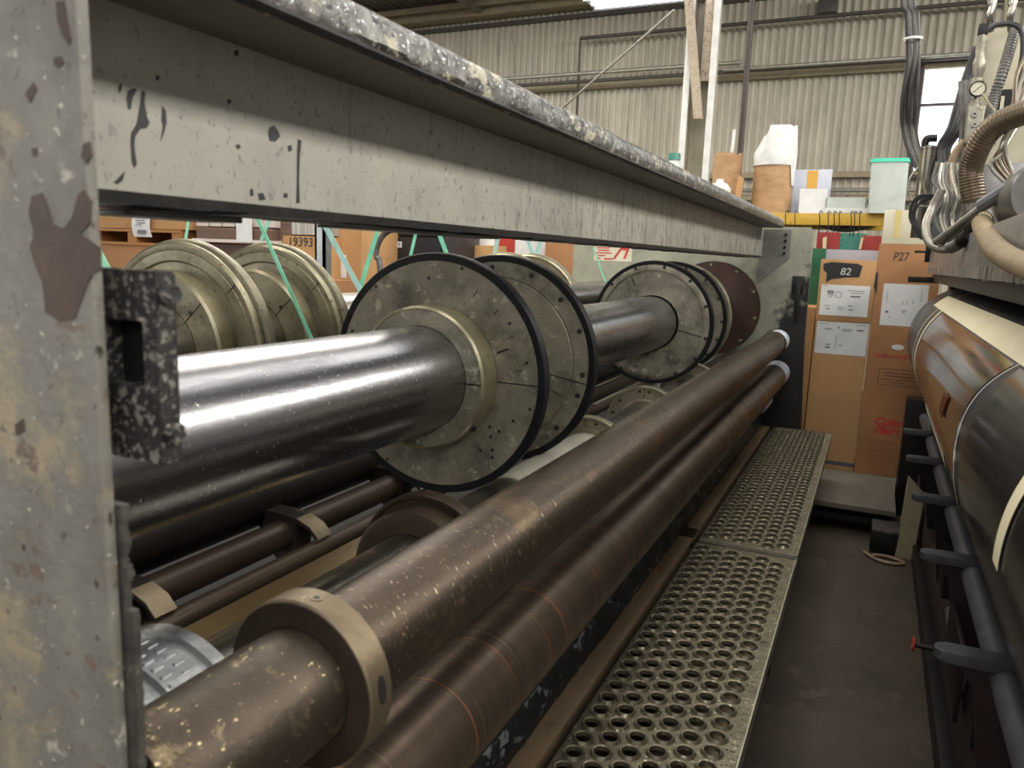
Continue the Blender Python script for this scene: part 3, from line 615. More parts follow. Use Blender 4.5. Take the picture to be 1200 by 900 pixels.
co = obj('clamp_collar', lathe(nb(), [(.079, .700), (.110, .700), (.1125, .703), (.1125, .742), (.110, .745), (.079, .745)], T1X, T1Z, 96, closed=True), COLLAR, t1)
obj('collar_face', lathe(nb(), [(.0785, .6985), (.109, .6985), (.109, .7005), (.0785, .7005)], T1X, T1Z, 96, closed=True), COLLARIN, co)
def radial_screw(par, yy, a_, R, r):
    a = radians(a_); nv = Vector((cos(a), 0, sin(a))); c = Vector((T1X, yy, T1Z)) + nv * R; q = nv.to_track_quat('Z', 'Y').to_matrix().to_4x4()
    bm = nb(); lathe(bm, [(r * .62, .0008), (r, .0008), (r, -.002), (r * .62, -.002)], 0, 0, 20, closed=True, axis='Z'); bm.transform(Matrix.Translation(c) @ q); obj('screw', bm, COLLAR, par)
    bm = nb(); lathe(bm, [(0, .0004), (r * .62, .0004), (r * .62, -.002)], 0, 0, 6, axis='Z'); bm.transform(Matrix.Translation(c) @ q); obj('screw_socket', bm, HOLE, par)
radial_screw(co, .722, 84, .1125, .008)
bm = nb(); a = radians(8); 
lathe(bm, [(0, .0006), (.009, .0006), (.009, -.002)], 0, 0, 24, axis='Z'); bm.transform(Matrix.Translation((T1X + .1128 * cos(a), .722, T1Z + .1128 * sin(a))) @ Vector((cos(a), 0, sin(a))).to_track_quat('Z', 'Y').to_matrix().to_4x4() @ Matrix.Diagonal((.8, 2.0, 1, 1))); obj('slot', bm, HOLE, co)
T2X, T2Z = -.596, .968
t2 = tubething('brown steel tube with copper-coloured bands, lying just below the collared one', T2X, T2Z, .083, .4, 5.87, TUBE2)
obj('tube_body', lathe(nb(), [(.07, .455), (.089, .455), (.089, 5.60), (.07, 5.60)], T2X, T2Z, 96, closed=True), TUBE2, t2)
obj('end_cap', lathe(nb(), [(0, 5.60), (.0905, 5.60), (.0905, 5.70), (.086, 5.703), (.086, 5.73), (.0905, 5.735), (.0905, 5.86), (.075, 5.87), (0, 5.87)], T2X, T2Z, 64), PLASTIC, t2)
p = at(905, 472, Y=5.8)
t3 = thing('steel_tube', 'thin dark tube with a pale end cap below the two thick brown ones', 'tube', (-.63, 3.2, p.z - .04))
obj('tube_body', lathe(nb(), [(0, .5), (.028, .5), (.028, 5.5), (0, 5.5)], -.655, p.z, 48), DARK, t3)
obj('end_cap', lathe(nb(), [(0, 5.5), (.035, 5.5), (.035, 5.9), (0, 5.9)], -.645, p.z, 32), PLASTIC, t3)
# crusted channel along the ledge and ledge itself
def xz(angle, Z): return -(1.75 - Z) / math.tan(radians(-angle)) if False else (Z - 1.75) / math.tan(radians(angle))
xa = xz(-120.4, .60); 
bm = nb(); n = 130; rings = []
for i in range(n + 1):
    y = .5 + 5.45 * i / n; q = .006 * noise.noise(Vector((y * 6, 0, 5))) + .004 * noise.noise(Vector((y * 21, 2, 5)))
    rings.append([bm.verts.new(c) for c in ((xa + q, y, .555), (xa + q * 1.5, y, .60), (xa - .02 + q, y, .635 + q), (xa - .10, y, .80), (xa - .16, y, .80), (xa - .16, y, .555))])
for A, Bq in zip(rings, rings[1:]):
    for k in range(6): bm.faces.new((A[k], A[(k + 1) % 6], Bq[(k + 1) % 6], Bq[k]))
bm.faces.new(rings[0]); bm.faces.new(rings[-1])
tag(obj('drip_channel', bm, STRIP), 'dark crusted channel running under the brown tubes beside the ledge', 'channel')
xr_ = xz(-117.1, .54)
bm = nb(); box(bm, -1.0, xr_, .55, 5.96, .50, .545, .003); lg = tag(obj('side_ledge', bm, LEDGE), 'flat oily brown ledge between the crusted channel and the perforated steps', 'ledge')
bm = nb(); box(bm, -.98, xr_ - .03, .6, 5.9, 0, .498); tag(obj('ledge_base', bm, DARK), 'dark base wall carrying the brown ledge', 'base')
p = at(816, 628, Z=.55)
bm = nb(); box(bm, -.72, -.62, p.y - .02, p.y + .09, .5455, .551); hl = tag(obj('hinge_plate', bm, DARKBROWN), 'small brown hinge plate screwed on the ledge at the step joint', 'plate')
for dx, dy in ((-.69, .0), (-.65, .0), (-.69, .07), (-.65, .07)): obj('screw', lathe(nb(), [(0, .5525), (.006, .552), (.006, .55)], dx, p.y + dy, 10, axis='Z'), HOLE, hl)
for (px, py, s, lab) in ((668, 788, .02, 'triangular wood chip lying nearest on the brown ledge'), (700, 742, .016, 'triangular wood chip lying on the ledge, middle of the three'), (768, 668, .014, 'flat wood chip on the brown ledge nearest the step joint')):
    c = at(px, py, Z=.547); bm = nb(); prism(bm, [(c.x - s, c.y - s * .6), (c.x + s * 1.2, c.y - s * .8), (c.x + s * .1, c.y + s * 1.6)], 'Z', .5455, .5515); tag(obj('wood_chip', bm, WOOD), lab, 'chip')
# ================================================================== PERFORATED STEPS
def grating(label, X0, X1, Y0, Y1, ztop=.55):
    t = thing('perforated_step', label, 'step', ((X0 + X1) / 2, (Y0 + Y1) / 2, ztop - .06))
    ncol = 6; pw, ph = .0605, .067; xs = -.2506
    bm = nb(); n = 16; rh, ro_, rt = .0205, .0296, .0248
    cols = [xs - pw * k for k in range(ncol)]
    def cell(cx, cy):
        # square boundary points matched to angle
        rings = [[], [], [], [], []]
        for k in range(n):
            a = 2 * pi * k / n + pi / n * 0; c, s = cos(a), sin(a)
            m = max(abs(c) / (pw / 2), abs(s) / (ph / 2)); rings[0].append(bm.verts.new((cx + c / m, cy + s / m, ztop)))
            rings[1].append(bm.verts.new((cx + ro_ * c, cy + ro_ * s, ztop)))
            rings[2].append(bm.verts.new((cx + rt * c, cy + rt * s, ztop + .0085)))
            rings[3].append(bm.verts.new((cx + rh * c, cy + rh * s, ztop + .0072)))
            rings[4].append(bm.verts.new((cx + rh * .97 * c, cy + rh * .97 * s, ztop - .004)))
        # corners
        cor = [bm.verts.new((cx + sx * pw / 2, cy + sy * ph / 2, ztop)) for sx, sy in ((1, 1), (-1, 1), (-1, -1), (1, -1))]
        for A, Bq in zip(rings, rings[1:]):
            for k in range(n): bm.faces.new((A[k], A[(k + 1) % n], Bq[(k + 1) % n], Bq[k]))
        for q, cv in enumerate(cor):
            ang = atan2(cv.co.y - cy, cv.co.x - cx) % (2 * pi); k = int(ang / (2 * pi / n)) % n
            k2 = (k + 1) % n
            try: bm.faces.new((rings[0][k], rings[0][k2], cv))
            except ValueError: pass
    for j, cx in enumerate(cols):
        y = Y0 + .02 + (ph / 2 if j % 2 == 0 else 0) + ph / 2; ya = y - ph / 2
        while y + ph / 2 < Y1 - .01: cell(cx, y); y += ph
        yb = y - ph / 2
        for a_, b_2 in ((Y0, ya), (yb, Y1)):
            v = [bm.verts.new(p) for p in ((cx - pw / 2, a_, ztop), (cx + pw / 2, a_, ztop), (cx + pw / 2, b_2, ztop), (cx - pw / 2, b_2, ztop))]; bm.faces.new(v)
        # dimples between the holes
        yy = Y0 + .02 + (0 if j % 2 == 0 else ph / 2) 
    xl_ = cols[-1] - pw / 2; xr2 = cols[0] + pw / 2
    for a_, b_2 in ((X0, xl_), (xr2, X1)):
        v = [bm.verts.new(p) for p in ((a_, Y0, ztop), (b_2, Y0, ztop), (b_2, Y1, ztop), (a_, Y1, ztop))]; bm.faces.new(v)
    bmesh.ops.remove_doubles(bm, verts=bm.verts[:], dist=1e-5)
    obj('tread', bm, GRATE, t)
    # small raised buttons
    bm = nb()
    for j in range(ncol + 1):
        x = cols[0] + pw / 2 - pw * j
        y = Y0 + .05
        while y < Y1 - .03:
            r = .0042
            c = (x + random.uniform(-.001, .001), y, ztop)
            vs = [bm.verts.new((c[0] + r * cos(k * pi / 3), c[1] + r * sin(k * pi / 3), ztop + .0002)) for k in range(6)]; tv = bm.verts.new((c[0], c[1], ztop + .004))
            for k in range(6): bm.faces.new((vs[k], vs[(k + 1) % 6], tv))
            y += ph / 2
    for x in (X1 - .012, X1 - .022, X0 + .015):
        y = Y0 + .02
        while y < Y1 - .02:
            r = .004; c = (x + random.uniform(-.002, .002), y)
            vs = [bm.verts.new((c[0] + r * cos(k * pi / 3), c[1] + r * sin(k * pi / 3), ztop + .0002)) for k in range(6)]; tv = bm.verts.new((c[0], c[1], ztop + .004))
            for k in range(6): bm.faces.new((vs[k], vs[(k + 1) % 6], tv))
            y += .03
    o = obj('grip_buttons', bm, GRATE, t); o['kind'] = 'stuff'
    bm = nb(); box(bm, X1, X1 + .004, Y0, Y1, ztop - .055, ztop + .003); obj('outer_lip', bm, GRATEDGE, t)
    bm = nb(); box(bm, X0 - .004, X0, Y0, Y1, ztop - .05, ztop); obj('inner_lip', bm, DARK, t)
    bm = nb(); box(bm, X0, X1, Y0 - .004, Y0, ztop - .05, ztop + .002); obj('end_lip', bm, GRATEDGE, t)
    bm = nb(); box(bm, X0, X1, Y1, Y1 + .004, ztop - .05, ztop + .002); obj('end_lip', bm, DARKBROWN, t)
    return t
GX0, GX1 = -.592, -.188
grating('near perforated galvanised step plate with raised round holes', GX0, GX1, .9, 3.235)
grating('far perforated galvanised step plate ending at the black end plate', GX0, GX1, 3.285, 5.945)
bm = nb(); box(bm, GX0 - .06, GX1 - .01, 3.24, 3.28, .49, .535, .003); tag(obj('joint_bar', bm, DARKBROWN), 'brown steel bar in the joint between the two perforated steps', 'bar')
t = thing('step_support_frame', 'dark steel frame hidden under the perforated steps', 'frame', (-.39, 3.4, 0))
obj('side_rail', box(nb(), GX0 + .01, GX0 + .05, .92, 5.93, .42, .49), DARK, t); obj('side_rail', box(nb(), GX1 - .1, GX1 - .06, .92, 5.93, .42, .49), LEDGE, t)
for yy in (1.0, 2.4, 3.26, 4.6, 5.8):
    obj('leg', box(nb(), GX0 + .01, GX0 + .05, yy, yy + .04, 0, .42), DARK, t); obj('cross_bar', box(nb(), GX0 + .05, GX1 - .1, yy, yy + .04, .42, .47), LEDGE, t)
    obj('leg', box(nb(), GX1 - .1, GX1 - .06, yy, yy + .04, 0, .42), DARK, t)
# ================================================================== BOXES AT THE END
BY = 6.3
pl = thing('low_plinth', 'low concrete-topped plinth on a dark frame under the upright cardboard boxes', 'plinth', (-.1, 6.2, 0))
px1 = at(1050, 600, Z=.2).x
obj('top_slab', box(nb(), -.8, px1, 5.38, 7.3, .165, .2, .003), PLINTH, pl)
obj('frame_bar', box(nb(), -.8, px1 - .02, 5.42, 5.5, .075, .12), BLACKI, pl)
obj('recessed_base', box(nb(), -.8, px1 - .05, 5.6, 7.25, 0, .165), BLACKI, pl)
def marks(name, par, x0, x1, z0, z1, y, lst, mat=INK):
    bm = nb(); w, h = x1 - x0, z1 - z0
    for u, v, l, k in lst: box(bm, x0 + w * u, x0 + w * (u + l), y - .0008, y + .0002, z0 + h * v, z0 + h * (v + k))
    return obj(name, bm, mat, par)
def sheet(par, pa, pb, y, tilt=0):
    a, b = at(*pa, Y=y), at(*pb, Y=y); bm = nb(); box(bm, a.x, b.x, y - .0015, y, b.z, a.z)
    return obj('taped_paper', bm, PAPER, par), a.x, b.x, b.z, a.z
a, b2 = at(957, 306, Y=BY), at(1027, 306, Y=BY)
bx0, bx1, bz1 = -.395, -.018, at(996, 305, Y=BY).z
t = thing('cardboard_box', 'tall upright cardboard box marked 82 on a black patch, beside the end plate', 'box', ((bx0 + bx1) / 2, BY + .2, .2))
obj('carton', box(nb(), bx0, bx1, BY, BY + .5, .2, bz1, .004), KRAFT, t)
obj('sleeve_top', box(nb(), bx0 - .004, bx1 + .004, BY - .005, BY + .505, at(990, 377, Y=BY).z, bz1 + .003, .003), KRAFT, t)
YF = BY - .006
def fy(px, py, y=None): p = at(px, py, Y=y or YF); return (p.x, p.z)
bm = nb(); prism(bm, [fy(*q) for q in ((965, 309), (975, 307), (990, 308), (1005, 309), (1011, 312), (1009, 318), (1007, 325), (992, 325), (975, 327), (968, 331), (969, 320), (965, 316))], 'Y', YF - .0012, YF); obj('black_patch', bm, BLACKM, t)
bm = nb(); prism(bm, [fy(*q) for q in ((1027, 318), (1029, 320), (1027, 345), (1024, 335))], 'Y', YF - .0012, YF); obj('black_patch', bm, BLACKM, t)
p = at(984, 322, Y=YF - .002); text('handwriting', '82', .075, p, FACEY, CHALK, t, .15)
o, x0, x1, z0_, z1_ = sheet(t, (963, 333), (1016, 372), YF)
marks('print', o, x0, x1, z0_, z1_, YF - .0015, [(.13, .78, .14, .03), (.13, .72, .14, .05), (.15, .66, .12, .03), (.17, .6, .06, .02), (.55, .82, .35, .02), (.6, .75, .28, .02), (.62, .62, .2, .05), (.1, .3, .12, .02), (.13, .2, .08, .03), (.38, .26, .12, .02), (.4, .2, .08, .02), (.6, .32, .08, .03), (.6, .2, .1, .03), (.02, .95, .1, .015)], INKG)
bm = nb(); lathe(bm, [(.02, YF - .0024), (.024, YF - .0024), (.024, YF - .001), (.02, YF - .001)], x0 + (x1 - x0) * .37, z0_ + (z1_ - z0_) * .68, 20, closed=True); obj('round_stamp', bm, INKG, o)
o, x0, x1, z0_, z1_ = sheet(t, (958, 376), (1014, 418), BY)
marks('print', o, x0, x1, z0_, z1_, BY - .0015, [(.15, .76, .15, .03), (.42, .8, .03, .06), (.5, .78, .2, .02), (.5, .73, .18, .02), (.78, .76, .14, .04), (.4, .2, .01, .4), (.2, .28, .1, .03), (.2, .18, .1, .05), (.45, .28, .08, .02), (.02, .93, .2, .015), (.75, .93, .22, .015)], INKG)
obj('bottom_tape', box(nb(), bx0, bx1, BY - .002, BY, .235, .265), M('dark_grey_tape', '4b5058', ro=.4), t)
# second box
cx0, cx1 = -.0135, .40
cz1 = at(1050, 286, Y=BY).z
t = thing('cardboard_box', 'tall cardboard box with red lettering and a hand hole, right of the black-patched one', 'box', ((cx0 + cx1) / 2, BY + .2, .2))
obj('carton', box(nb(), cx0, cx1, BY, BY + .5, .2, cz1, .004), KRAFT2, t)
o, x0, x1, z0_, z1_ = sheet(t, (1036, 332), (1083, 384), BY)
marks('print', o, x0, x1, z0_, z1_, BY - .0015, [(.45, .5, .015, .1), (.55, .5, .01, .14), (.68, .55, .015, .08), (.45, .36, .12, .02), (.48, .31, .06, .02), (.1, .3, .07, .05), (.2, .18, .02, .05), (.1, .55, .01, .3), (.85, .6, .01, .3)], INKG)
a = at(1052, 407, Y=BY); bm = nb(); lathe(bm, [(0, BY - .0015), (.02, BY - .0015), (.02, BY)], 0, 0, 20); bm.transform(Matrix.Translation((a.x, 0, a.z)) @ Matrix.Diagonal((2.1, 1, 1, 1))); obj('hand_hole', bm, PAPER, t)
a = at(1027, 418, Y=BY - .001); text('red_lettering', 'DO NOT LAY PLATES FLAT', .036, (cx0 + .055, BY - .001, a.z), FACEY, INKR, t, 0, .62, bold=.0016)
a, b2 = at(1027, 431, Y=BY), at(1078, 455, Y=BY)
marks('printed_frame', t, a.x + .02, cx1 - .03, b2.z, a.z, BY - .0005, [(0, 0, .01, 1), (.99, 0, .01, 1), (0, 0, 1, .02), (0, .98, 1, .02), (.1, .75, .8, .03), (.15, .55, .7, .04), (.1, .35, .75, .03), (.25, .18, .4, .03)], INK)
a = at(1023, 497, Y=BY - .001); text('red_logo_lettering', 'Color', .085, (a.x, BY - .001, a.z), FACEY, INKR, t, .5, .95, bold=.004)
a = at(1021, 505, Y=BY - .001); text('red_logo_lettering', 'Plate', .085, (a.x + .01, BY - .001, a.z - .012), FACEY, INKR, t, .5, 1.0, bold=.004)
a, b2 = at(1015, 512, Y=BY), at(1060, 545, Y=BY)
marks('small_print', t, a.x, cx1 - .05, b2.z, a.z, BY - .0005, [(0, .9, .85, .025), (.1, .78, .6, .03), (.02, .62, .8, .02), (.05, .5, .75, .02), (.12, .38, .6, .02), (.0, .25, .8, .02), (.05, .12, .7, .02)], M('faint_brown_print', '7d5836', ro=.7))
a = at(1046, 305, Y=BY - .001); text('handwriting', 'P27', .085, a, FACEY, INK, t, .1, .8)
a = at(1040, 246, Y=BY); 
t = thing('cream_carton', 'white carton with a yellowed tape strip on top of the red-lettered box', 'box', ((cx0 + cx1) / 2, BY + .2, cz1))
zt_ = a.z; obj('carton', box(nb(), cx0 + .01, cx1 - .01, BY + .005, BY + .45, cz1 + .001, zt_, .004), CREAMBOX, t)
b2 = at(1052, 260, Y=BY); obj('tape_strip', box(nb(), b2.x - .02, b2.x + .02, BY + .002, BY + .005, cz1 + .04, zt_), TAPEY, t)
# slim carton next to end plate
obj_ = tag(obj('cardboard_box', box(nb(), -.60, -.405, BY + .05, BY + .5, .2, at(940, 360, Y=BY).z, .003), KRAFT), 'narrow cardboard box edge showing between the end plate and the box marked 82', 'box')
tag(obj('green_sheet', box(nb(), -.56, -.40, BY + .51, BY + .52, at(940, 365, Y=BY + .5).z, at(960, 291, Y=BY + .5).z), GREENP), 'tall green plate standing behind the narrow cardboard box', 'plate')
tag(obj('green_stand', box(nb(), -.60, -.36, BY + .53, BY + .6, .2, at(940, 330, Y=BY + .5).z), DARK), 'dark board behind the green plate beside the end plate', 'board')
# ================================================================== RACK WITH HANGING PLATES
RY = 7.45
a, b2 = at(870, 245, Y=RY), at(1040, 266, Y=RY)
zt_, zb_ = at(980, 250, Y=RY).z, at(980, 264, Y=RY).z
rk = thing('storage_rack', 'yellow and teal storage rack behind the cardboard boxes', 'rack', ((a.x + b2.x) / 2, RY + .4, 0))
rx1 = at(1037, 255, Y=RY).x
obj('front_beam', box(nb(), -3.6, rx1, RY, RY + .05, zb_, zt_, .003), YEL, rk)
obj('back_beam', box(nb(), -3.6, rx1, RY + .9, RY + .95, zb_, zt_, .003), YEL, rk)
obj('deck', box(nb(), -3.6, rx1, RY + .05, RY + .9, zt_ - .025, zt_), GALV, rk)
zs = at(1040, 272, Y=RY).z
for yy in (RY - .02, RY + .9):
    for xx in (rx1, -3.66):
        u = obj('upright', box(nb(), xx, xx + .06, yy, yy + .06, 0, zt_ + .05, .003), YEL, rk)
        obj('teal_section', box(nb(), xx - .002, xx + .062, yy - .002, yy + .062, .3, zs), TEALP, u)
def xz_at(px, py, y): p = at(px, py, Y=y); return p.x, p.z
def board(name, label, cat, pa, pb, y, mat, th=.006, group=None):
    a, b = at(*pa, Y=y), at(*pb, Y=y); o = obj(name, box(nb(), a.x, b.x, y, y + th, b.z, a.z), mat)
    return tag(o, label, cat, group)
def hang(name, label, pa, pb, y, mat, hooks):
    a, b = at(*pa, Y=y), at(*pb, Y=y); t = thing(name, label, 'plate', ((a.x + b.x) / 2, y, b.z))
    obj('sheet', box(nb(), a.x, b.x, y, y + .004, b.z, a.z), mat, t)
    for hx in hooks:
        h = at(hx, 262, Y=y).x; zz = zt_
        obj('wire_hook', sweep(nb(), [(h, y + .002, a.z - .01), (h + .004, y + .002, zz - .1), (h - .006, y + .01, zz + .0), (h, RY + .02, zz + .018), (h + .01, RY + .055, zz - .01), (h + .012, RY + .06, zz - .05)], .004, 6), BLACKI, t)
    return t
hang('printing_plate', 'red printing plate hanging from the yellow rack beam at its left', (958, 272), (978, 340), RY - .12, REDPL, (920, 931, 960))
hang('printing_plate', 'teal printing plate with pale marks hanging in the middle of the rack', (977, 273), (1009, 340), RY - .10, TEALPL, (970, 977, 983))
hang('printing_plate', 'red printing plate hanging at the right end of the rack', (1010, 276), (1033, 340), RY - .13, REDPL, (997, 1001, 1007))
a = at(965, 278, Y=RY - .15); tag(obj('pale_tag', prism(nb(), [fy(*q, RY - .15) for q in ((964, 279), (969, 277), (968, 292), (964, 292))], 'Y', RY - .15, RY - .145), WOODBLK), 'small pale tag in front of the left red plate', 'tag')
tag(obj('pale_tag', prism(nb(), [fy(*q, RY - .15) for q in ((1009, 279), (1012, 278), (1009, 292), (1006, 292))], 'Y', RY - .15, RY - .145), WOODBLK), 'narrow pale tag between the teal plate and the right red plate', 'tag')
board('lavender_board', 'pale lavender board standing just behind the box marked 82', 'board', (967, 292), (1028, 330), BY + .52, LAV)
for px in (925, 940): pass
pipe('sagging_hose', 'grey flattened hose sagging below the yellow rack beam', 'hose', [at(960, 262, Y=RY + .3), at(985, 268, Y=RY + .3), at(1010, 266, Y=RY + .3), at(1035, 257, Y=RY + .3), at(1060, 245, Y=RY + .3)], .03, HOSEG, True)
# things on the rack deck
def roll(label, pxl, pxr, pyt, y, wrap=None):
    a, b = at(pxl, 240, Y=y), at(pxr, 240, Y=y); r = (b.x - a.x) / 2; X = (a.x + b.x) / 2; top = at((pxl + pxr) / 2, pyt, Y=y).z
    t = thing('paper_roll', label, 'roll', (X, y + r, zt_))
    bm = nb(); n = 40; m = 24; rings = []
    for j in range(m + 1):
        z = zt_ + (top - zt_) * j / m; ring = []
        for k in range(n):
            a_ = 2 * pi * k / n; q = noise.noise(Vector((cos(a_) * 2.2, sin(a_) * 2.2, z * 7 + pxl))) * .03 + .012 * noise.noise(Vector((cos(a_) * 7, sin(a_) * 7, z * 22)))
            rr = r * (.97 + q); zz = z + (.02 * noise.noise(Vector((cos(a_) * 5, sin(a_) * 5, 3))) if j == m else 0)
            ring.append(bm.verts.new((X + rr * cos(a_), y + r + rr * sin(a_), zz)))
        rings.append(ring)
    for A, Bq in zip(rings, rings[1:]):
        for k in range(n): bm.faces.new((A[k], A[(k + 1) % n], Bq[(k + 1) % n], Bq[k]))
    c = bm.verts.new((X, y + r, top - .02)); 
    for k in range(n): bm.faces.new((rings[-1][k], rings[-1][(k + 1) % n], c))
    bm.faces.new(rings[0][::-1]); obj('kraft_wrapping', bm, KRAFTP, t)
    return t, X, y + r, r, top
t, X_, Y_, R_, top = roll('large kraft-paper wrapped roll topped with cloudy plastic, on the rack deck', 876, 925, 186, RY + .1)
p0 = at(900, 148, Y=RY + .3).z
bm = nb(); n = 32
lo = [bm.verts.new((X_ + R_ * 1.02 * cos(2 * pi * k / n), Y_ + R_ * 1.02 * sin(2 * pi * k / n), top - .05 + (-.18 if .85 < cos(2 * pi * k / n) else 0))) for k in range(n)]
mid = [bm.verts.new((X_ + R_ * 1.05 * cos(2 * pi * k / n), Y_ + R_ * 1.05 * sin(2 * pi * k / n), top + .06 + .02 * noise.noise(Vector((k * .8, 0, 0))))) for k in range(n)]
hi = [bm.verts.new((X_ + R_ * cos(2 * pi * k / n) * (.95 if cos(2 * pi * k / n) > 0 else .62), Y_ + R_ * .8 * sin(2 * pi * k / n), p0 - .015 + .015 * noise.noise(Vector((k * .6, 5, 0))) - (.09 if cos(2 * pi * k / n) < -.5 else 0))) for k in range(n)]
for A, Bq in ((lo, mid), (mid, hi)):
    for k in range(n): bm.faces.new((A[k], A[(k + 1) % n], Bq[(k + 1) % n], Bq[k]))
bm.faces.new(hi); obj('plastic_cover', bm, WRAP, t)
t, X_, Y_, R_, top = roll('smaller kraft-paper roll with a crumpled open top, left of the plastic-topped one', 829, 863, 182, RY + .12)
bm = nb(); n = 36
lo = [bm.verts.new((X_ + R_ * .97 * cos(2 * pi * k / n), Y_ + R_ * .97 * sin(2 * pi * k / n), top - .03)) for k in range(n)]
hi = [bm.verts.new((X_ + R_ * .93 * cos(2 * pi * k / n), Y_ + R_ * .93 * sin(2 * pi * k / n), top + .03 + .05 * noise.noise(Vector((k * 1.3, 9, 0))))) for k in range(n)]
for k in range(n): bm.faces.new((lo[k], lo[(k + 1) % n], hi[(k + 1) % n], hi[k]))
obj('torn_paper_collar', bm, KRAFTP, t)
a = at(858, 152, Y=RY + .2); pipe('white_rod', 'short white rod sticking up out of the smaller paper roll', 'rod', [(a.x, Y_, top - .05), (a.x + .01, Y_, at(858, 152, Y=Y_).z)], .015, WHITEP)
bm = nb(); q = [fy(*p_, RY + .08) for p_ in ((866, 205), (872, 210), (868, 232), (864, 240), (862, 225))]; prism(bm, q, 'Y', RY + .06, RY + .09); tag(obj('kraft_tube', bm, KRAFT), 'thin folded kraft flap standing between the two paper rolls', 'cardboard')
# jug
a = at(843, 215, Y=RY + .02); zj = zt_
t = thing('plastic_jug', 'white plastic jug with a cap in front of the smaller paper roll', 'jug', (a.x, RY + .0, zt_)); zj1 = at(843, 214, Y=RY + .02).z
obj('jug_body', lathe(nb(), [(0, zj), (.10, zj), (.105, zj + .02), (.105, zj1 - .06), (.07, zj1 - .01), (.035, zj1 + .005), (0, zj1 + .005)], a.x, RY + .02 + .11 - .08, 28, axis='Z'), WHITEP, t)
obj('jug_cap', lathe(nb(), [(0, zj1 + .035), (.032, zj1 + .033), (.034, zj1 + .004), (0, zj1 + .004)], a.x, RY + .05, 20, axis='Z'), PAPER, t)
# milky sheet, white board, bin
t = thing('plastic_sheet_stack', 'milky plastic sheet with amber tape leaning beside the large paper roll', 'sheet', (at(950, 245, Y=RY + .2).x, RY + .3, zt_))
a, b2 = at(925, 199, Y=RY + .3), at(971, 246, Y=RY + .3)
obj('sheet', box(nb(), a.x - .02, b2.x, RY + .3, RY + .33, zt_, a.z, .004), TRANSL, t)
c = at(947, 200, Y=RY + .3); obj('amber_tape', box(nb(), c.x, c.x + .09, RY + .294, RY + .299, c.z - .16, c.z), AMBER, t)
a, b2 = at(938, 221, Y=RY + .12), at(968, 246, Y=RY + .12); tag(obj('propped_board', box(nb(), a.x, b2.x, RY + .12, RY + .14, zt_, a.z), PAPER), 'small white panel propped in front of the milky plastic sheet', 'panel')
a, b2 = at(968, 238, Y=RY + .1), at(1014, 246, Y=RY + .1)
t = thing('clear_tray', 'low clear plastic tray on the rack between the white panel and the lidded bin', 'tray', ((a.x + b2.x) / 2, RY + .2, zt_))
bm = nb()
for q in ((a.x, b2.x, RY + .1, RY + .105), (a.x, b2.x, RY + .4, RY + .405), (a.x, a.x + .005, RY + .1, RY + .4), (b2.x - .005, b2.x, RY + .1, RY + .4)): box(bm, q[0], q[1], q[2], q[3], zt_, a.z + .05)
box(bm, a.x, b2.x, RY + .1, RY + .4, zt_, zt_ + .005); obj('tray_body', bm, BINM, t)
obj('tray_rim', box(nb(), a.x - .02, b2.x + .02, RY + .09, RY + .1, zt_ + .01, zt_ + .05), WHITEP, t)
# bin
BYq = RY - .1
a, b2, c, d = at(1021, 190, Y=BYq), at(1066, 186, Y=BYq), at(1017, 248, Y=BYq), at(1060, 248, Y=BYq)
t = thing('plastic_bin', 'tall clouded plastic bin with a mint-green rim on the right end of the rack', 'bin', ((c.x + d.x) / 2, BYq + .2, c.z))
bm = nb(); n = 24
def rrect(xa, xb, ya, yb, z, r=.05):
    out = []
    for cx_, cy_, a0 in ((xb - r, yb - r, 0), (xa + r, yb - r, pi / 2), (xa + r, ya + r, pi), (xb - r, ya + r, 1.5 * pi)):
        for k in range(5): a_ = a0 + pi / 2 * k / 4; out.append(bm.verts.new((cx_ + r * cos(a_), cy_ + r * sin(a_), z)))
    return out
A = rrect(c.x, d.x, BYq + .01, BYq + .33, zt_); Bq = rrect(a.x, b2.x, BYq, BYq + .36, a.z)
for k in range(len(A)): bm.faces.new((A[k], A[(k + 1) % len(A)], Bq[(k + 1) % len(A)], Bq[k]))
bm.faces.new(A[::-1]); obj('bin_body', bm, BINM, t)
bm = nb(); A = rrect(a.x - .01, b2.x + .01, BYq - .01, BYq + .37, a.z); Bq = rrect(a.x - .01, b2.x + .01, BYq - .01, BYq + .37, a.z + .03)
for k in range(len(A)): bm.faces.new((A[k], A[(k + 1) % len(A)], Bq[(k + 1) % len(A)], Bq[k]))
bm.faces.new(A[::-1]); bm.faces.new(Bq); obj('bin_rim', bm, MINT, t)
# cloudy bottle above beam near column
a = at(790, 190, Y=8.0)
t = thing('dusty_bottle', 'clear bottle with a green cap standing behind the beam, left of the column', 'bottle', (a.x, 8.0, zt_))
obj('bottle_body', lathe(nb(), [(0, 2.0), (.12, 2.0), (.13, 2.05), (.13, a.z - .12), (.08, a.z - .03), (.045, a.z + .03), (0, a.z + .03)], a.x, 8.0, 20, axis='Z'), BINM, t)
obj('bottle_cap', lathe(nb(), [(0, a.z + .09), (.06, a.z + .085), (.065, a.z + .02), (0, a.z + .02)], a.x, 8.0, 16, axis='Z'), TEALPL, t)
sh_ = thing('back_shelf', 'low grey shelf standing behind the beam in front of the column', 'shelf', (a.x, 8.0, 0))
obj('shelf_top', box(nb(), a.x - .4, a.x + .35, 7.75, 8.3, 1.96, 1.999), GALV, sh_)
for dx in (-.38, .31):
    for yy in (7.76, 8.26): obj('leg', box(nb(), a.x + dx, a.x + dx + .03, yy, yy + .03, 0, 1.96), GALV, sh_)
